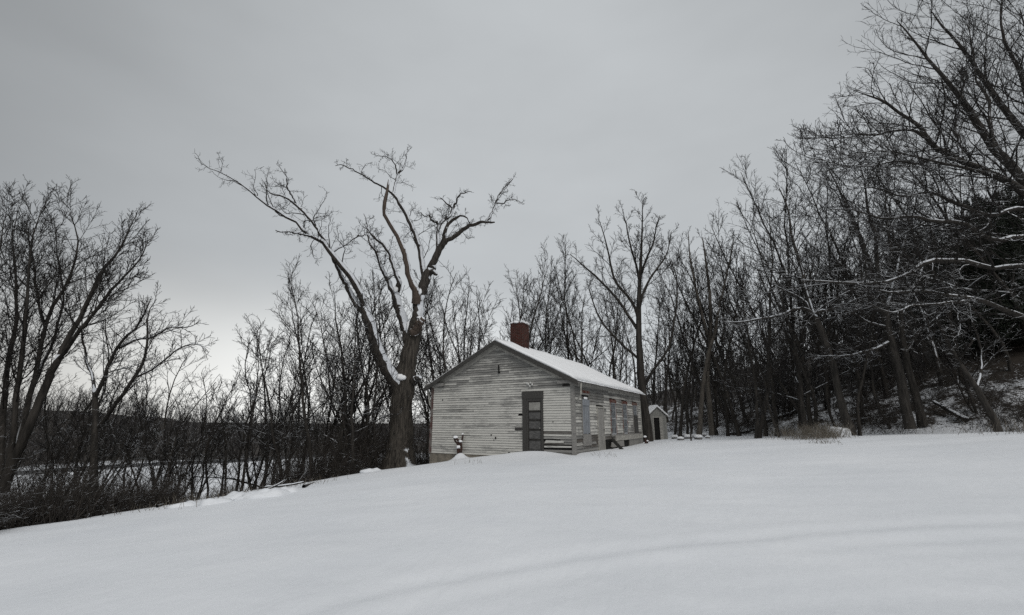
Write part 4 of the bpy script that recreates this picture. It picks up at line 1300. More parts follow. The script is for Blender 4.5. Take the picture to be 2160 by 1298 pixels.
pts, hts = [], []
for px, py, n_, rad, hgt in ((1700, 926, 260, .9, .65), (1660, 918, 200, .9, .8), (1740, 924, 200, .6, .7), (1780, 905, 120, 1.0, .8), (1775, 916, 90, .35, .6), (1755, 922, 70, .4, .45), (1480, 922, 40, .9, .4), (1560, 914, 50, 1.6, .5), (1400, 924, 30, .5, .35), (800, 992, 30, .9, .35), (880, 980, 30, .6, .35), (480, 1052, 60, 1.0, .35), (420, 1062, 50, .9, .3), (350, 1070, 40, .8, .35), (650, 1022, 50, 1.0, .35), (1275, 962, 14, .5, .25), (990, 978, 12, .5, .2), (1660, 915, 80, .9, .7), (1735, 922, 120, .7, .7), (1765, 918, 60, .5, .5), (1690, 905, 90, 1.2, .9), (1735, 935, 50, .5, .35), (1640, 920, 40, .5, .5), (1810, 912, 50, .8, .5), (1930, 905, 40, 1.2, .4), (2020, 905, 40, 1.2, .5), (2120, 915, 50, 1.0, .6)):
    c = ground_hit(px, py)
    for i in range(n_):
        x, y = c[0] + r4.normal(0, rad * .6), c[1] + r4.normal(0, rad * .8)
        pts.append((x, y, h1(x, y) - 0.03))
        hts.append(hgt * r4.uniform(0.4, 1.2))
tag(new_obj('dry_grass', tubes_mesh('dry_grass', stems(pts, hts, 74, 0.38, 0.12, 0.0055, trop=-0.02, twigs=3)), M_STRAW), 'straw-coloured weeds poking through the snow at the right wood edge', 'grass', kind='stuff')

# fallen logs and branches
def log(label, a, bb, w0, w1, seed, m=M_BARK_SNOW, cat='log', name='fallen_log', lift=(0.1, 0.15), br=3):
    r = np.random.default_rng(seed)
    A, B = np.array(a, float), np.array(bb, float)
    A[2] = h1(A[0], A[1]) + lift[0]
    B[2] = h1(B[0], B[1]) + lift[1]
    mid = (A + B) / 2 + r.normal(0, 0.08, 3)
    p, q, L = resample([A, mid, B], [w0, (w0 + w1) / 2, w1], 10, 0.2, r)
    c = sprout((p[None], q[None], np.array([L])), br, 0.3, 0.95, 45, 12, 0.35, 6, 0.5, 0.15, 0.05, r, 0.008)
    base = A.copy()
    o = new_obj(name, tubes_mesh(name, [(p[None] - base, q[None], 9, 0.05, True), (c[0] - base, c[1], 4, 0, False)]), m, None, tuple(base))
    return tag(o, label, cat)


g = ground_hit
log('snow-topped fallen log lying on the bank between two dark trunks at right', g(1975, 868), g(2040, 892), 0.10, 0.13, 1, lift=(0.5, 0.15))
log('bent fallen branch arching over the snow beside the leaning tree', g(1795, 900), g(1880, 893), 0.05, 0.03, 2, cat='branch', name='fallen_branch', lift=(0.35, 0.5), br=4)
log('dark log half buried below the brush left of the great old tree', g(705, 1003), g(752, 990), 0.13, 0.10, 3, lift=(0.05, 0.22))
log('thin fallen branch with snow on it, just left of the great old trunk', g(735, 990), g(800, 985), 0.05, 0.03, 4, cat='branch', name='fallen_branch', lift=(0.05, 0.35), br=3)
log('fallen branch at the snow edge under the left bank thicket', g(560, 1035), g(640, 1028), 0.05, 0.03, 5, cat='branch', name='fallen_branch', br=5)
log('long grey pole lying along the left snow edge', g(250, 1078), g(362, 1050), 0.06, 0.035, 6, cat='branch', name='fallen_branch', lift=(0.1, 0.2), br=3)
for i, (a_, c_, w_) in enumerate((((520, 1047), (600, 1030), .04), ((640, 1030), (720, 1003), .05), ((120, 1100), (260, 1068), .05), ((330, 1072), (420, 1050), .035))):
    log(('crooked branch lying where the field meets the bank, under the forked tree', 'long branch lying on the snow edge left of the half buried log', 'grey branch lying in the brush at the lower left, longest of those there', 'thin twiggy branch on the snow between the spreading tree and the forked tree')[i], g(*a_), g(*c_), w_, w_ * .6, 80 + i, cat='branch', name='fallen_branch', lift=(.05, .25), br=5)
log('thin pole slanting up out of the brush at the lower left corner', g(60, 1105), g(170, 1065), 0.05, 0.03, 7, cat='branch', name='fallen_branch', lift=(0.1, 0.9), br=3)
log('low snowy log deep under the trees, right of the twin pale trunks', spot(1600, 36), spot(1700, 33), 0.15, 0.11, 8, lift=(0.2, 0.3))
log('second low log lying under the trees in front of the thicker one', spot(1540, 36), spot(1612, 33), 0.11, 0.08, 9, lift=(0.1, 0.3))

for i, (px, py) in enumerate(((770, 992), (785, 995), (812, 989), (575, 1046), (610, 1038), (540, 1050), (455, 1062), (395, 1068), (505, 1053))):
    bq_ = g(px, py)
    s_ = (.42, .3, .35, .4, .3, .35, .3, .28, .4)[i]
    o = new_obj('snow_mound', blob_mesh('snow_mound', 18, s_ * 1.5, s_, s_ * .55, 700 + i, .5, .16), M_SNOW, None, tuple(bq_ - np.array([0, 0, .05])))
    tag(o, 'one of the low snow-covered mounds along the left edge of the field', 'snow mound', 'snow mounds along the left edge')
# ------------------------------------------------------------------ the old house
HA = math.atan2(.870, .492)
HC = np.array([2.459, 18.6, -1.22])
house = empty('old_house', HC, HA)
tag(house, 'weathered white clapboard house with snowy roof and brick chimney', 'house')
LX, LY, WH, PITCH = 10.45, 7.2, 2.93, 0.50
random.seed(4)


def roof_z(y, base=WH):
    return base + PITCH * min(y, LY - y)


def in_box(u, z, boxes):
    for (a, b_, c, d) in boxes:
        if a < u < b_ and c < z < d:
            return True
    return False


def clapboards(face, umin, umax, z0, ztop, openings, tint_fn, limit=None, exp=0.102):
    """lapped boards: sloped face plus under-edge, cut round the openings"""
    mb = MB()

    def put(u0, u1, za, zb, out_b, out_t, tint):
        def p(u, o, z):
            return (-o, u, z) if face == 'g' else (u, -o, z)
        f = [p(u0, out_b, za), p(u1, out_b, za), p(u1, out_t, zb), p(u0, out_t, zb)]
        if face == 'g':
            f = f[::-1]
        mb.poly(f, tint)
        un = [p(u0, 0.0, za), p(u1, 0.0, za), p(u1, out_b, za), p(u0, out_b, za)]
        if face == 'g':
            un = un[::-1]
        mb.poly(un, min(1.0, tint + 0.4))  # under-edge darkened: lap shadow put into the tint, along with dirt
        for u in (u0, u1):
            mb.poly([p(u, 0.0, za), p(u, out_b, za), p(u, out_t, zb), p(u, 0.0, zb)], tint)

    z = z0
    row = 0
    while z < ztop:
        lo, hi = umin, umax
        if limit:
            lo, hi = limit(z + exp * 0.5)
        cuts = [lo, hi]
        for (a, b_, c, d) in openings:
            if c < z + exp * 0.5 < d:
                cuts += [max(lo, min(hi, a)), max(lo, min(hi, b_))]
        u = lo + random.uniform(0.3, 3.0)
        while u < hi:
            cuts.append(u)
            u += random.uniform(1.1, 4.2)
        cuts = sorted(cuts)
        for a, b_ in zip(cuts[:-1], cuts[1:]):
            if b_ - a < 0.02 or in_box((a + b_) / 2, z + exp * 0.5, openings):
                continue
            dz = random.gauss(0, 0.0035)
            tl = random.gauss(0, 0.002)
            ob = 0.034 + abs(random.gauss(0, 0.004))
            # short pieces let a board sag or warp a little
            k = max(1, int((b_ - a) / 0.8))
            us = [a + (b_ - a) * i / k for i in range(k + 1)]
            t = tint_fn((a + b_) / 2, z)
            for i in range(k):
                tt = max(0, min(1, t[0] + random.gauss(0, 0.02)))
                if random.random() < t[1]:
                    continue
                put(us[i] + (0.002 if i == 0 else 0), us[i + 1], z + dz + tl * i, z + exp * random.uniform(0.925, 1.0), ob, 0.010, tt)
        z += exp
        row += 1
    return mb


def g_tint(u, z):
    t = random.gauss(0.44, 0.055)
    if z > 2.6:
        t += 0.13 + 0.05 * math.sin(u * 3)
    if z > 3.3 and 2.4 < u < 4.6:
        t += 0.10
    if u < 1.35 and z < 0.85:
        t += random.choice((0.05, 0.25, 0.42, 0.5))
        if 0.15 < z < 0.5:
            return (t, 0.35)
    if 2.3 < u < 3.0 and 1.6 < z < 2.3:
        t += 0.08
    return (t, 0.004)


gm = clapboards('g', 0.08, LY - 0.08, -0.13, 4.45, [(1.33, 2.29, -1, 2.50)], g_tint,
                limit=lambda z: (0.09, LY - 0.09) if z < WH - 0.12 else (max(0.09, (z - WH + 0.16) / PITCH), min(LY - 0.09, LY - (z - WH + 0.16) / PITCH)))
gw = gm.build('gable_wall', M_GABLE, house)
mb = MB()                                                     # the dark wall behind the boards, all four sides
mb.poly([(0.004, 0, -.9), (0.004, 0, WH), (0.004, LY / 2, roof_z(LY / 2)), (0.004, LY, WH), (0.004, LY, -.9)])
mb.poly([(0.004, 0.004, -.9), (LX, 0.004, -.9), (LX, 0.004, WH), (0.004, 0.004, WH)])
mb.poly([(LX, 0, -.9), (LX, LY, -.9), (LX, LY, WH), (LX, LY / 2, roof_z(LY / 2)), (LX, 0, WH)])
mb.poly([(0, LY - 0.004, -.9), (0, LY - 0.004, WH), (LX, LY - 0.004, WH), (LX, LY - 0.004, -.9)])
mb.build('sheathing', M_BLACK, house)


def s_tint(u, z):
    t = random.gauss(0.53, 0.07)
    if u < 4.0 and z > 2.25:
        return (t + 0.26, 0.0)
    if z < 0.6:
        t += random.choice((0.12, 0.3, 0.42))
    if u < 4.0 and random.random() < 0.35:
        t += 0.16
    return (t, 0.02 if (u < 4 or z < .5) else 0.004)


WIN = [(4.70, 5.45), (6.72, 7.47), (8.75, 9.50)]
ops = [(0.80, 1.66, 0.45, 2.42), (2.68, 3.52, -.6, 1.92)] + [(a - .1, b_ + .1, 0.55, 2.33) for a, b_ in WIN] + [(3.62, 7.6, -1, 0.42)]
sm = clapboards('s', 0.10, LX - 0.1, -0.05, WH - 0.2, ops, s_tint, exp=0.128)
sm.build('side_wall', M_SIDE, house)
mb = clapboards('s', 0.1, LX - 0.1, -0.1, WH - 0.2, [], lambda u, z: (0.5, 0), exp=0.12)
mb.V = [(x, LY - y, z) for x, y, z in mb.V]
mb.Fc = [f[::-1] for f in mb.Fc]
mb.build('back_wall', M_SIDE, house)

# trim
mb = MB()
mb.box((-0.045, -0.045, -0.45), (-0.0, 0.10, WH - .12))
mb.box((-0.0, -0.045, -0.45), (0.10, -0.0, WH - .12))
mb.build('corner_board', M_TRIM, house)
mb = MB()
mb.box((-0.045, LY - 0.10, -0.15), (0, LY + 0.045, WH - .1))
mb.build('corner_board', M_REDDARK, house)
mb = MB()
mb.box((LX - 0.10, -0.045, -0.2), (LX + 0.045, 0, WH - .2))
mb.build('corner_board', M_TRIM_L, house)
mb = MB()                                                     # rake boards under the roof edge and the frieze on the side
for s in (0, 1):
    y0, y1 = (-.02, LY / 2) if s == 0 else (LY + .02, LY / 2)
    sgn = 1 if s == 0 else -1
    a, c = (-.05, y0, WH + 0.0), (-.05, y1, WH + PITCH * LY / 2)
    w = 0.25
    for x0, x1 in ((-0.042, -0.006),):
        mb.hexa([(x0, y0, WH - w), (x1, y0, WH - w), (x1, y1, c[2] - w), (x0, y1, c[2] - w), (x0, y0, WH), (x1, y0, WH), (x1, y1, c[2]), (x0, y1, c[2])])
mb.build('rake_board', M_TRIM_L, house)
mb = MB()
mb.box((0.03, -0.05, WH - .22), (LX, -0.003, WH - .02))
mb.build('frieze_board', M_TRIM_L, house)
mb = MB()
mb.box((-0.16, -0.02, WH - .16), (-0.046, 0.62, WH - .04))
mb.build('eave_return', M_TRIM, house)
mb = MB()
mb.box((-0.18, LY - 0.75, WH - .04), (-0.046, LY + 0.30, WH + .10))
mb.build('eave_return', M_TRIM, house)

# roof: two slabs, dark fascia along the gable, corrugated edge at the eaves, snow on top
OV, OE = 0.26, 0.32


def slab(side, x0, x1, zoff, th, y_over, name, m, wavy=False, nx=1, thick_fn=None, parent=None):
    V, Q = [], []
    ys_ = np.linspace(0, 1, 14)
    xs_ = np.linspace(x0, x1, nx + 1)
    for top in (0, 1):
        for x in xs_:
            for k in ys_:
                yo = y_over
                if wavy:
                    yo = y_over + 0.025 * math.sin(x * 2 * math.pi / 0.20) + 0.02 * math.sin(x * 3.1) + (0.022 * math.sin(x * 7.3) * math.sin(x * 2.1 + 1) if thick_fn else 0)
                y = LY / 2 + (-(LY / 2) - yo) * k
                z = WH + PITCH * y
                t = th * (thick_fn(x, k) if thick_fn else 1)
                V.append((x, y if side == 0 else LY - y, z + zoff + (t if top else 0)))
    n = len(ys_)
    b0 = (nx + 1) * n

    def q(i, j, top):
        return top * b0 + i * n + j
    for i in range(nx):
        for j in range(n - 1):
            Q.append((q(i, j, 1), q(i, j + 1, 1), q(i + 1, j + 1, 1), q(i + 1, j, 1)))
            Q.append((q(i, j, 0), q(i + 1, j, 0), q(i + 1, j + 1, 0), q(i, j + 1, 0)))
        for j in (0, n - 1):
            Q.append((q(i, j, 0), q(i, j, 1), q(i + 1, j, 1), q(i + 1, j, 0)))
    for i in (0, nx):
        for j in range(n - 1):
            Q.append((q(i, j, 0), q(i, j + 1, 0), q(i, j + 1, 1), q(i, j, 1)))
    return new_obj(name, mesh_np(name, V, [np.array(Q)], smooth=bool(thick_fn)), m, parent or house)


roof = slab(0, -OV, LX + .2, 0.02, 0.05, OE, 'roof', M_ROOF, wavy=True, nx=210)
roof2 = slab(1, -OV, LX + .2, 0.02, 0.05, OE, 'roof', M_ROOF, wavy=True, nx=210)
rs = np.random.default_rng(8)
wob = rs.uniform(-1, 1, 400)


def th(x, k):
    e = min(1.0, 0.35 + 4.5 * max(0, min((x + OV) / .5, (LX + .2 - x) / .5, 1)))
    edge = math.sqrt(max(0.0, 1 - max(0, (k - 0.93) / 0.07) ** 2)) if k > 0.93 else 1
    return e * (0.85 + 0.15 * math.sin(x * 2.2) * math.sin(k * 7 + x) + (0.10 + 0.22 * max(0, 1 - k * 6)) * wob[int((x + 2) * 25) % 400] + 0.10 * math.sin(x * 0.9 + 2) * k) * (0.35 + 0.65 * edge)


slab(0, -OV + .03, LX + .19, 0.072, 0.10, OE + 0.005, 'snow_cover', M_CAP, wavy=True, nx=230, thick_fn=lambda x, k: 1.5 * th(x, k), parent=roof)
slab(1, -OV + .03, LX + .19, 0.072, 0.07, OE + 0.005, 'snow_cover', M_CAP, wavy=True, nx=230, thick_fn=th, parent=roof2)
for s in (0, 1):                                              # barge boards on the gable edge
    mb = MB()
    ya, yb = (-OE, LY / 2) if s == 0 else (LY + OE, LY / 2)
    za, zb = WH - PITCH * OE, WH + PITCH * LY / 2
    w = 0.12
    x0, x1 = -OV - 0.02, -OV + 0.01
    mb.hexa([(x0, ya, za - w), (x1, ya, za - w), (x1, yb, zb - w), (x0, yb, zb - w), (x0, ya, za + .075), (x1, ya, za + .075), (x1, yb, zb + .075), (x0, yb, zb + .075)])
    mb.build('barge_board', M_DARKTRIM, house)
    mb = MB()                                                 # soffit boards
    mb.hexa([(-OV + .012, ya, za - .012), (-.044, ya, za - .012), (-.044, yb, zb - .012), (-OV + .012, yb, zb - .012), (-OV + .012, ya, za + .015), (-.044, ya, za + .015), (-.044, yb, zb + .015), (-OV + .012, yb, zb + .015)])
    mb.build('soffit', M_TRIM, house)

# chimney
mb = MB()
cx0, cw = 1.78, 0.70
cy0 = LY / 2 - 0.35
courses = 21
for i in range(courses):
    z = 4.45 + i * 0.0725
    j = lambda: random.uniform(-0.004, 0.004)
    mb.box((cx0 + j(), cy0 + j(), z), (cx0 + cw + j(), cy0 + .68 + j(), z + 0.0722))
for a, bq, hq in ((0, .2, .05), (.36, .55, .06), (.2, .3, .03)):
    mb.box((cx0 + a, cy0 + 0.002, 4.45 + courses * .0725), (cx0 + bq, cy0 + .2, 4.45 + courses * .0725 + hq))
    mb.box((cx0 + 0.002, cy0 + a + .1, 4.45 + courses * .0725), (cx0 + .18, cy0 + bq + .1, 4.45 + courses * .0725 + hq * .8))
ch = mb.build('chimney', M_BRICK, roof)
for i, (a, bq, s_, hq) in enumerate(((.06, .05, .13, .11), (.36, .02, .15, .10), (.64, .05, .12, .13), (.02, .34, .13, .12), (.04, .62, .12, .10), (.6, .55, .15, .12), (.20, .02, .10, .07))):
    hq *= 0.7
    new_obj('snow_cap', blob_mesh('snow_cap', 12, s_, s_ * .8, hq, 300 + i, 0.35, 0.25), M_CAP, ch, (cx0 + a, cy0 + bq, 4.45 + courses * .0725 + .03))

# foundation
mb = MB()
y = 0.0
while y < LY:
    w = random.uniform(0.35, 0.8)
    for z0_, z1_ in ((-1.3, -.48), (-.478, -.135)):
        mb.box((-0.02 + random.uniform(-.015, .01), y, z0_), (0.0, min(LY, y + w) - .006, z1_ - random.uniform(0, .01)))
    y += w
mb.build('foundation', M_CONC, house)
mb = MB()
mb.box((0.02, 0.012, -1.2), (3.6, 0.10, 0.1))
mb.build('side_footing', M_CONC, house)

# gable door: five panels, the top one pale
fr = MB()
D0, D1 = 1.43, 2.02
fr.box((-0.06, 1.33, -0.05), (-0.004, D0, 2.20))
fr.box((-0.06, D1 + .09, -0.05), (-0.004, 2.29, 2.20))
fr.box((-0.05, D1, -0.05), (-0.004, D1 + .088, 2.20))
fr.box((-0.068, 1.31, 2.20), (-0.004, 2.31, 2.50))
fr.box((-0.05, D0, 2.10), (-0.004, D1, 2.198))
fr.box((-0.16, 1.34, -.10), (-0.004, 2.28, -0.01))
dr = empty('door', (0, 0, 0))
dr.parent = house
fro = fr.build('frame', M_DARKTRIM, dr)
leaf = MB()
rails = [0.0, .30, .74, 1.13, 1.52, 2.09]
leaf.box((-0.040, D0 + .002, 0.0), (-0.012, D0 + .03, 2.095))
leaf.box((-0.040, D1 - .03, 0.0), (-0.012, D1 - .002, 2.095))
zz = [0.0, 0.15, 0.50, 0.58, 0.90, 0.98, 1.28, 1.36, 1.64, 1.72, 2.05, 2.095]
for i in range(0, 12, 2):
    leaf.box((-0.040, D0 + .032, zz[i]), (-0.012, D1 - .032, zz[i + 1]))
leaf.build('leaf', M_LEAF, dr)
for i in range(1, 11, 2):
    pm = MB()
    pm.box((-0.033, D0 + .032, zz[i] + .002), (-0.013, D1 - .032, zz[i + 1] - .002))
    pm.box((-0.037, D0 + .055, zz[i] + .04), (-0.0332, D1 - .055, zz[i + 1] - .05))
    o = pm.build('panel', M_DOOR_L if i == 9 else M_DOOR, dr)
    if i == 9:
        o['label'] = 'pale frosted top panel of the door'
kn = new_obj('knob', blob_mesh('knob', 10, .028, .028, .028, 9, 1.0, 0.0), M_TRIM, dr, (-0.075, D0 + .045, 1.0))

# small fittings on the gable
mb = MB()
mb.box((-0.05, 2.30, 0.93), (-0.025, 2.66, 1.03))
mb.box((-0.044, 2.32, 0.90), (-0.026, 2.64, 0.928))
mb.build('nailed_board', M_DARKTRIM, house)
ins = MB()
ins.bar((-0.03, 1.78, 2.80), (-0.03, 2.08, 2.84), 0.03, 0.05)
ins = ins.build('wire_bracket', M_TRIM, house)
for i, (yy, z_) in enumerate(((1.80, 2.78), (1.88, 2.86), (1.98, 2.80), (1.92, 2.72), (2.05, 2.84))):
    new_obj('insulator', blob_mesh('insulator', 10, .05, .042, .05, 20 + i, 1.0, 0.08), M_PORC, ins, (-0.075, yy, z_))
mb = MB()
mb.bar((-0.03, 3.49, 3.72), (-0.06, 3.46, 3.36), 0.06, 0.03)
mb.box((-0.10, 3.41, 3.34), (-0.028, 3.49, 3.42))
mb.build('iron_hook', M_BLACK, house)
stain = plain('soot_stain', (0.045, 0.042, 0.04), (0.10, 0.095, 0.09), 8)
mb = MB()                                                     # charred board ends round the hook
for i in range(7):
    z_ = 3.42 + i * .102
    w = (0.05, .08, .11, .14, .11, .08, .06)[i] * random.uniform(.8, 1.2)
    mb.poly([(-0.0355, 3.50 + w, z_ + .004), (-0.0355, 3.50 - w, z_ + .01), (-0.014, 3.50 - w * .8, z_ + .096), (-0.014, 3.50 + w * .7, z_ + .09)])
mb.build('charred_boards', stain, house)
mb = MB()
for u, z_, w_, h_ in ((6.55, 2.25, .03, .03), (3.84, .70, .035, .03), (3.62, .58, .03, .05), (3.70, .50, .02, .02), (2.95, -.02, .05, .04), (4.6, 1.9, .015, .015), (5.3, 1.2, .015, .015), (0.9, 1.25, .02, .02), (0.28, 2.72, .16, .05)):
    mb.box((-0.038, u - w_, z_ - h_), (-0.020, u + w_, z_ + h_))
mb.build('knot_holes', M_BLACK, house)
mb = MB()                                                     # patched lower boards at the right corner
mb.hexa([(-0.06, 0.12, .27), (-0.03, 0.12, .27), (-0.03, 1.30, .25), (-0.06, 1.30, .25), (-0.06, 0.12, .33), (-0.03, 0.12, .33), (-0.03, 1.30, .32), (-0.06, 1.30, .32)], .45)
mb.hexa([(-0.05, 0.45, .45), (-0.02, 0.45, .45), (-0.02, 1.28, .43), (-0.05, 1.28, .43), (-0.05, 0.45, .52), (-0.02, 0.45, .52), (-0.02, 1.22, .54), (-0.05, 1.22, .54)], .4)
mb.build('patch_board', M_GABLE, house)

# side windows
for i, (a, b_) in enumerate(WIN):
    z0_, z1_ = 0.65, 2.18
    w = empty('window', (0, 0, 0))
    w.parent = house
    f = MB()
    f.box((a - .07, -0.055, z0_), (a, -0.004, z1_))
    f.box((b_, -0.055, z0_), (b_ + .07, -0.004, z1_))
    f.build('frame', M_WFRAME if i < 2 else M_TRIM, w)
    f = MB()
    f.box((a - .12, -0.065, z1_), (b_ + .12, -0.004, z1_ + .15))
    f.build('head_casing', M_RED, w)
    f = MB()
    f.box((a - .12, -0.085, z0_ - .07), (b_ + .12, -0.004, z0_ - .002))
    f.build('sill', M_TRIM, w)
    f = MB()
    f.box((a + .002, -0.018, z0_), (b_ - .002, -0.012, z1_))
    f.build('pane', M_GLASS, w)
    f = MB()
    for x0, x1, q0, q1 in ((a, a + .05, z0_, z1_), (b_ - .05, b_, z0_, z1_), (a + .05, b_ - .05, z0_, z0_ + .07), (a + .05, b_ - .05, z1_ - .05, z1_), (a + .05, b_ - .05, (z0_ + z1_) / 2 - .03, (z0_ + z1_) / 2 + .03)):
        f.box((x0 + .001, -0.04, q0 + .001), (x1 - .001, -0.0185, q1 - .001))
    for k in (1, 2):
        xx = a + .05 + (b_ - a - .1) * k / 3
        f.box((xx - .011, -0.034, z0_ + .07), (xx + .011, -0.0183, z1_ - .05))
    for q in (z0_ + .37, z1_ - .35):
        f.box((a + .05, -0.033, q - .01), (b_ - .05, -0.0187, q + .01))
    f.build('sash', M_SASH, w)
    if i == 2:
        f = MB()
        for k in range(5):
            x = a - .02 + k * (b_ - a + .04) / 5
            f.box((x, -0.082, z0_ - .04 + random.uniform(0, .03)), (x + (b_ - a + .04) / 5 - .006, -0.056, 1.60 + random.uniform(-.04, .05)))
        o = f.build('shutter_boards', M_DARKTRIM, w)
# boarded window nearest the corner
w = empty('window', (0, 0, 0))
w.parent = house
w['label'] = 'window boarded over with upright bluish slats'
f = MB()
f.box((0.86, -0.02, 0.62), (1.62, -0.008, 2.36))
f.build('opening', M_BLACK, w)
f = MB()
x = 0.86
for k in range(4):
    ww = (.17, .16, .17, .15)[k]
    f.box((x, -0.055 - .004 * k, 0.78 + random.uniform(-.05, .03)), (x + ww, -0.022, 2.0 + random.uniform(-.02, .03)))
    x += ww + .035
f.box((0.83, -0.085, 1.92), (1.64, -0.057, 2.17))
f.build('slats', M_PLANKBLUE, w)
f = MB()
f.box((0.80, -0.06, 0.62), (0.858, -0.004, 2.30))
f.box((1.622, -0.06, 0.62), (1.68, -0.004, 2.30))
f.box((0.80, -0.065, 2.36), (1.68, -0.004, 2.44))
f.build('frame', M_TRIM, w)
f = MB()
f.box((0.78, -0.08, 2.44), (1.70, -0.004, 2.54))
f.build('head_casing', M_RED, w)
f = MB()
f.box((0.80, -0.07, 0.30), (1.74, -0.03, 0.76))
f.build('apron_board', M_TRIM, w)
for k in range(3):
    new_obj('snow_clump', blob_mesh('snow_clump', 10, .05, .04, .05, 60 + k, 1, .1), M_CAP, w, (.98 + k * .13, -.10, 2.22))

# plank side door with a row of worn clapboards over it
sd = empty('side_door', (0, 0, 0))
sd.parent = house
f = MB()
for k in range(5):
    x = 2.76 + k * .144
    f.box((x, -0.05 - random.uniform(0, .008), -0.15), (x + .138, -0.012, 1.84 + random.uniform(-.01, .01)))
f.build('planks', M_PLANK, sd)
f = MB()
f.box((2.68, -0.07, -0.2), (2.755, -0.004, 1.86))
f.box((3.485, -0.07, -0.2), (3.55, -0.004, 1.86))
f.box((2.66, -0.075, 1.862), (3.57, -0.004, 1.93))
f.build('frame', M_TRIM_L, sd)
new_obj('knob', blob_mesh('knob', 8, .025, .03, .025, 3, 1, 0), M_BLACK, sd, (3.42, -.085, .9))

# broken skirt under the side wall: hanging planks, posts and a dark hole
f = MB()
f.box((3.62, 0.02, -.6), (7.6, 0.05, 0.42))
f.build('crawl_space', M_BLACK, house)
f = MB()
f.box((5.15, -0.09, 0.36), (LX - .05, -0.03, 0.60))
f.build('skirt_board', M_TRIM_L, house)
f = MB()
f.box((4.35, -0.12, 0.10), (6.3, -0.07, 0.33), jit=.02)
f.build('skirt_board', M_TRIM, house)
f = MB()
for x, zt in ((5.6, .34), (6.4, .34), (4.9, .1)):
    f.box((x, -0.06, -.6), (x + .16, 0.0, zt))
f.build('post', M_TRIM, house)
f = MB()
f.box((7.62, -0.05, -.6), (LX, -0.005, 0.36))
f.build('skirting', M_TRIM, house)

# rain pipe hanging from the eave corner
f = MB()
f.bar((0.08, -.32, WH - .12), (0.06, -.30, WH - .62), .05, .05)
f.bar((0.06, -.30, WH - .62), (0.20, -.09, WH - .86), .05, .05)
f.build('rain_pipe', M_TRIM_L, house)
f = MB()
f.bar((-.02, LY + .30, WH + .02), (-.02, LY + .10, WH - .9), .06, .05)
f.build('rain_pipe', M_TRIM_L, house)

# planks leaning at the side, a thing of their own
p = HC + np.array([math.cos(HA) * 7.3, math.sin(HA) * 7.3, 0])
q = g(1318, 948)
f = MB()
f.bar((0, 0, -.15), (-0.45, .42, .42), .18, .03, up=(1, 0.3, 0))
o = f.build('leaning_plank', M_DARKTRIM, None, (q[0], q[1], h1(q[0], q[1])))
tag(o, 'dark plank leaning against the broken skirt of the side wall', 'plank')

# ------------------------------------------------------------------ outhouse
ob = spot(1390, 34.5)
ot = empty('outhouse', ob + np.array([0, 0, -0.05]), math.radians(4))
tag(ot, 'small grey wooden outhouse with peaked snowy roof and open dark doorway', 'outhouse')
W_, Dp, H_, PK = 0.66, 1.2, 1.78, 2.38
f = MB()
n = 9
for k in range(n):                                            # upright boards
    x0, x1 = -W_ + k * 2 * W_ / n, -W_ + (k + 1) * 2 * W_ / n - .006
    top = H_ + (PK - H_) * (1 - abs((x0 + x1) / 2) / W_) - .03
    o_ = random.uniform(0, .012)
    if -.34 < (x0 + x1) / 2 < .34:
        f.box((x0, -.02 - o_, 1.66), (x1, 0.02, top))
    else:
        f.box((x0, -.02 - o_, -.3), (x1, 0.02, top))
f.build('front_wall', M_OUT, ot)
for s in (-1, 1):
    f = MB()
    for k in range(8):
        f.box((s * W_ - .02, .022 + k * Dp / 8, -.3), (s * W_ + .02 + random.uniform(0, .01), .022 + (k + 1) * Dp / 8 - .006, H_))
    f.build('side_wall', M_OUT, ot)
f = MB()
f.poly([(-W_, Dp, -.3), (W_, Dp, -.3), (W_, Dp, H_), (0, Dp, PK), (-W_, Dp, H_)])
f.build('back_wall', M_OUT, ot)
f = MB()
f.box((-.37, -.05, -.2), (-.30, -.021, 1.62))
f.box((.12, -.05, -.2), (.37, -.021, 1.62))
f.box((-.39, -.05, 1.62), (.39, -.021, 1.70))
f.build('door_frame', M_TRIM_L, ot)
f = MB()
f.box((-.36, .03, -.25), (.36, .05, 1.66))
f.build('doorway', M_BLACK, ot)
for s in (-1, 1):
    f = MB()
    f.hexa([(0, -.12, PK), (s * (W_ + .12), -.12, H_ - .10), (s * (W_ + .12), Dp + .1, H_ - .10), (0, Dp + .1, PK), (0, -.12, PK + .04), (s * (W_ + .12), -.12, H_ - .06), (s * (W_ + .12), Dp + .1, H_ - .06), (0, Dp + .1, PK + .04)])
    rf = f.build('roof', M_OUT, ot)
    f = MB()
    f.hexa([(0, -.12, PK + .043), (s * (W_ + .13), -.12, H_ - .057), (s * (W_ + .13), Dp + .1, H_ - .057), (0, Dp + .1, PK + .043), (0, -.13, PK + .17), (s * (W_ + .14), -.13, H_ + .04), (s * (W_ + .14), Dp + .09, H_ + .04), (0, Dp + .09, PK + .17)])
    f.build('snow_cover', M_CAP, rf)

# ------------------------------------------------------------------ small things in the yard
def snowy(label, cat, name, base, body, mbody, caps):
    root = empty(name, base)
    for nm, me in body:
        new_obj(nm, me, mbody, root)
    for i, (x, y, z, s_, hq) in enumerate(caps):
        new_obj('snow_cap', blob_mesh('snow_cap', 12, s_, s_ * .85, hq, 400 + i, 0.4, .15), M_CAP, root, (x, y, z))
    return tag(root, label, cat)


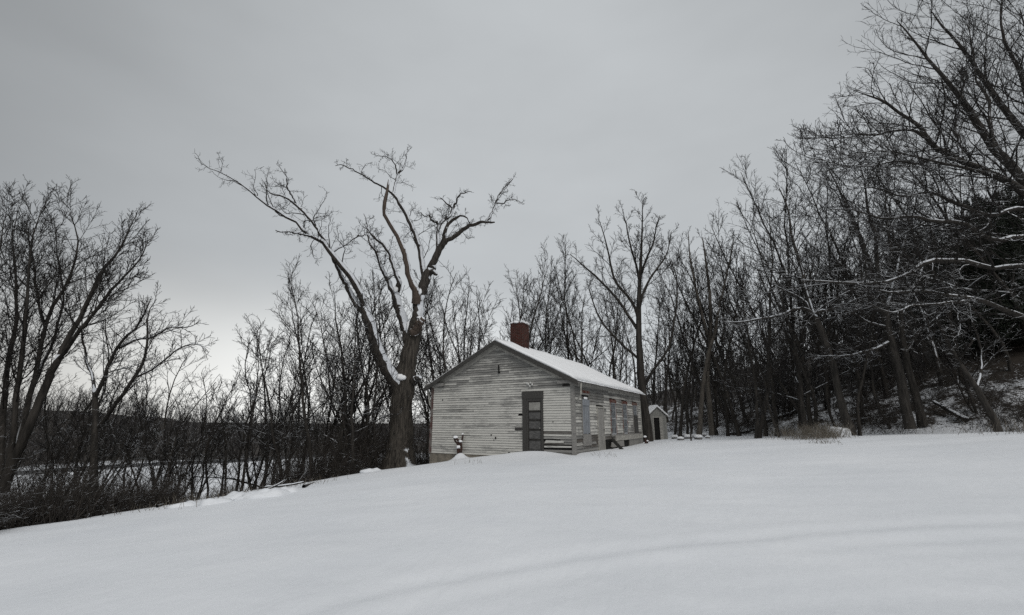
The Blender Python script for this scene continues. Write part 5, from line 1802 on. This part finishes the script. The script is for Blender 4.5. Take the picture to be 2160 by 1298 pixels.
bq = g(963, 972)
bq = np.array([-2.33, 21.0, h1(-2.33, 21.0)])
st = [np.array([(0, 0, -.2), (-.04, 0, .15), (.02, .02, .35), (-.06, 0, .52), (-.16, -.02, .60)]),
      np.array([(.04, 0, -.2), (.10, 0, .2), (.06, 0, .42), (.13, .02, .62), (.15, .02, .76)]),
      np.array([(-.02, .02, .30), (-.12, 0, .42), (-.20, .02, .50), (-.22, 0, .58), (-.26, 0, .60)])]
bt = [(np.array(st), np.array([[.07, .065, .06, .05, .045], [.06, .05, .045, .04, .03], [.05, .045, .04, .035, .03]]), 8, .1, True)]
snowy('dark red twisted stump capped with snow against the gable wall', 'stump', 'stump', bq, [('stem', tubes_mesh('stem', bt))], M_RUST,
      [(-.17, -.03, .64, .12, .08), (.05, -.04, .47, .08, .07), (-.03, -.06, .22, .09, .09), (.14, 0, .78, .05, .05)])
bq = g(847, 978)
snowy('short round post with a snow cap at the foot of the great old tree', 'post', 'short_post', bq,
      [('post', tubes_mesh('post', [(np.array([[(0, 0, -.2), (.01, 0, .1), (0, .01, .3)]]), np.array([[.10, .10, .11]]), 10, .05, True)]))], M_RUST, [(0, 0, .32, .12, .09)])
bq = g(1361, 936)
snowy('low dark stub with snow lumps beside the far house corner', 'stump', 'stump', bq,
      [('stem', tubes_mesh('stem', [(np.array([[(0, 0, -.2), (.05, 0, .15), (-.02, .01, .32)], [(.1, 0, -.2), (.14, 0, .1), (.22, .01, .22)]]), np.array([[.07, .06, .05], [.05, .04, .03]]), 8, .1, True)]))], M_RUST,
      [(0, -.02, .36, .10, .07), (.12, -.05, .14, .07, .05)])
bq = spot(1771, 24.8)
blk = empty('snow_covered_block', bq, math.radians(-20))
me_ = MB()
me_.box((-.38, -.34, -.3), (.38, .34, .36), jit=.02)
me_.build('block', M_CONC, blk)
bm_ = blob_mesh('snow_cap', 24, .52, .46, .60, 91, 0.6, .05)
co = np.empty(len(bm_.vertices) * 3, np.float32)
bm_.vertices.foreach_get('co', co)
co = co.reshape(-1, 3)
co[:, :2] = np.clip(co[:, :2] * 1.25, [-.43, -.39], [.43, .39])
co[:, 2] = np.clip(co[:, 2] * 1.2, -.28, .47) * (1 - 0.25 * (co[:, 0] + .4))
co += np.random.default_rng(2).normal(0, .012, co.shape)
bm_.vertices.foreach_set('co', co.ravel())
new_obj('snow_cover', bm_, M_CAP, blk, (0, 0, 0.03))
tag(blk, 'squarish block buried in snow left of the leaning trunk', 'block')
r5 = np.random.default_rng(15)
for k, (px, py) in enumerate(((1424, 926), (1436, 929), (1444, 922), (1452, 926), (1466, 923), (1473, 927), (1486, 921), (1493, 925), (1500, 919))):
    bq = g(px, py)
    s_ = r5.uniform(.16, .32)
    root = empty('rubble_stone', bq, r5.uniform(0, 6))
    new_obj('stone', blob_mesh('stone', 12, s_, s_ * .8, s_ * .7, 500 + k, .8, .12), M_STONE, root, (0, 0, .04))
    new_obj('snow_cap', blob_mesh('snow_cap', 12, s_ * 1.1, s_ * .9, s_ * .55, 520 + k, .3, .1), M_CAP, root, (0, 0, .04 + s_ * .35))
    tag(root, 'one of the snow-capped stones strewn between the outhouse and the woods', 'stone', 'stones strewn near the outhouse')
for px, py, hgt, lb in ((1429, 918, .45, 'short thin stake standing nearest the outhouse among the stones'), (1458, 930, .5, 'short thin stake standing among the stones, right of the other one')):
    bq = g(px, py)
    f = MB()
    f.box((-.035, -.03, -.2), (.035, .03, hgt), jit=.008)
    tag(f.build('stake', M_DARKTRIM, None, tuple(bq)), lb, 'stake')
SC.cycles.use_denoising = False
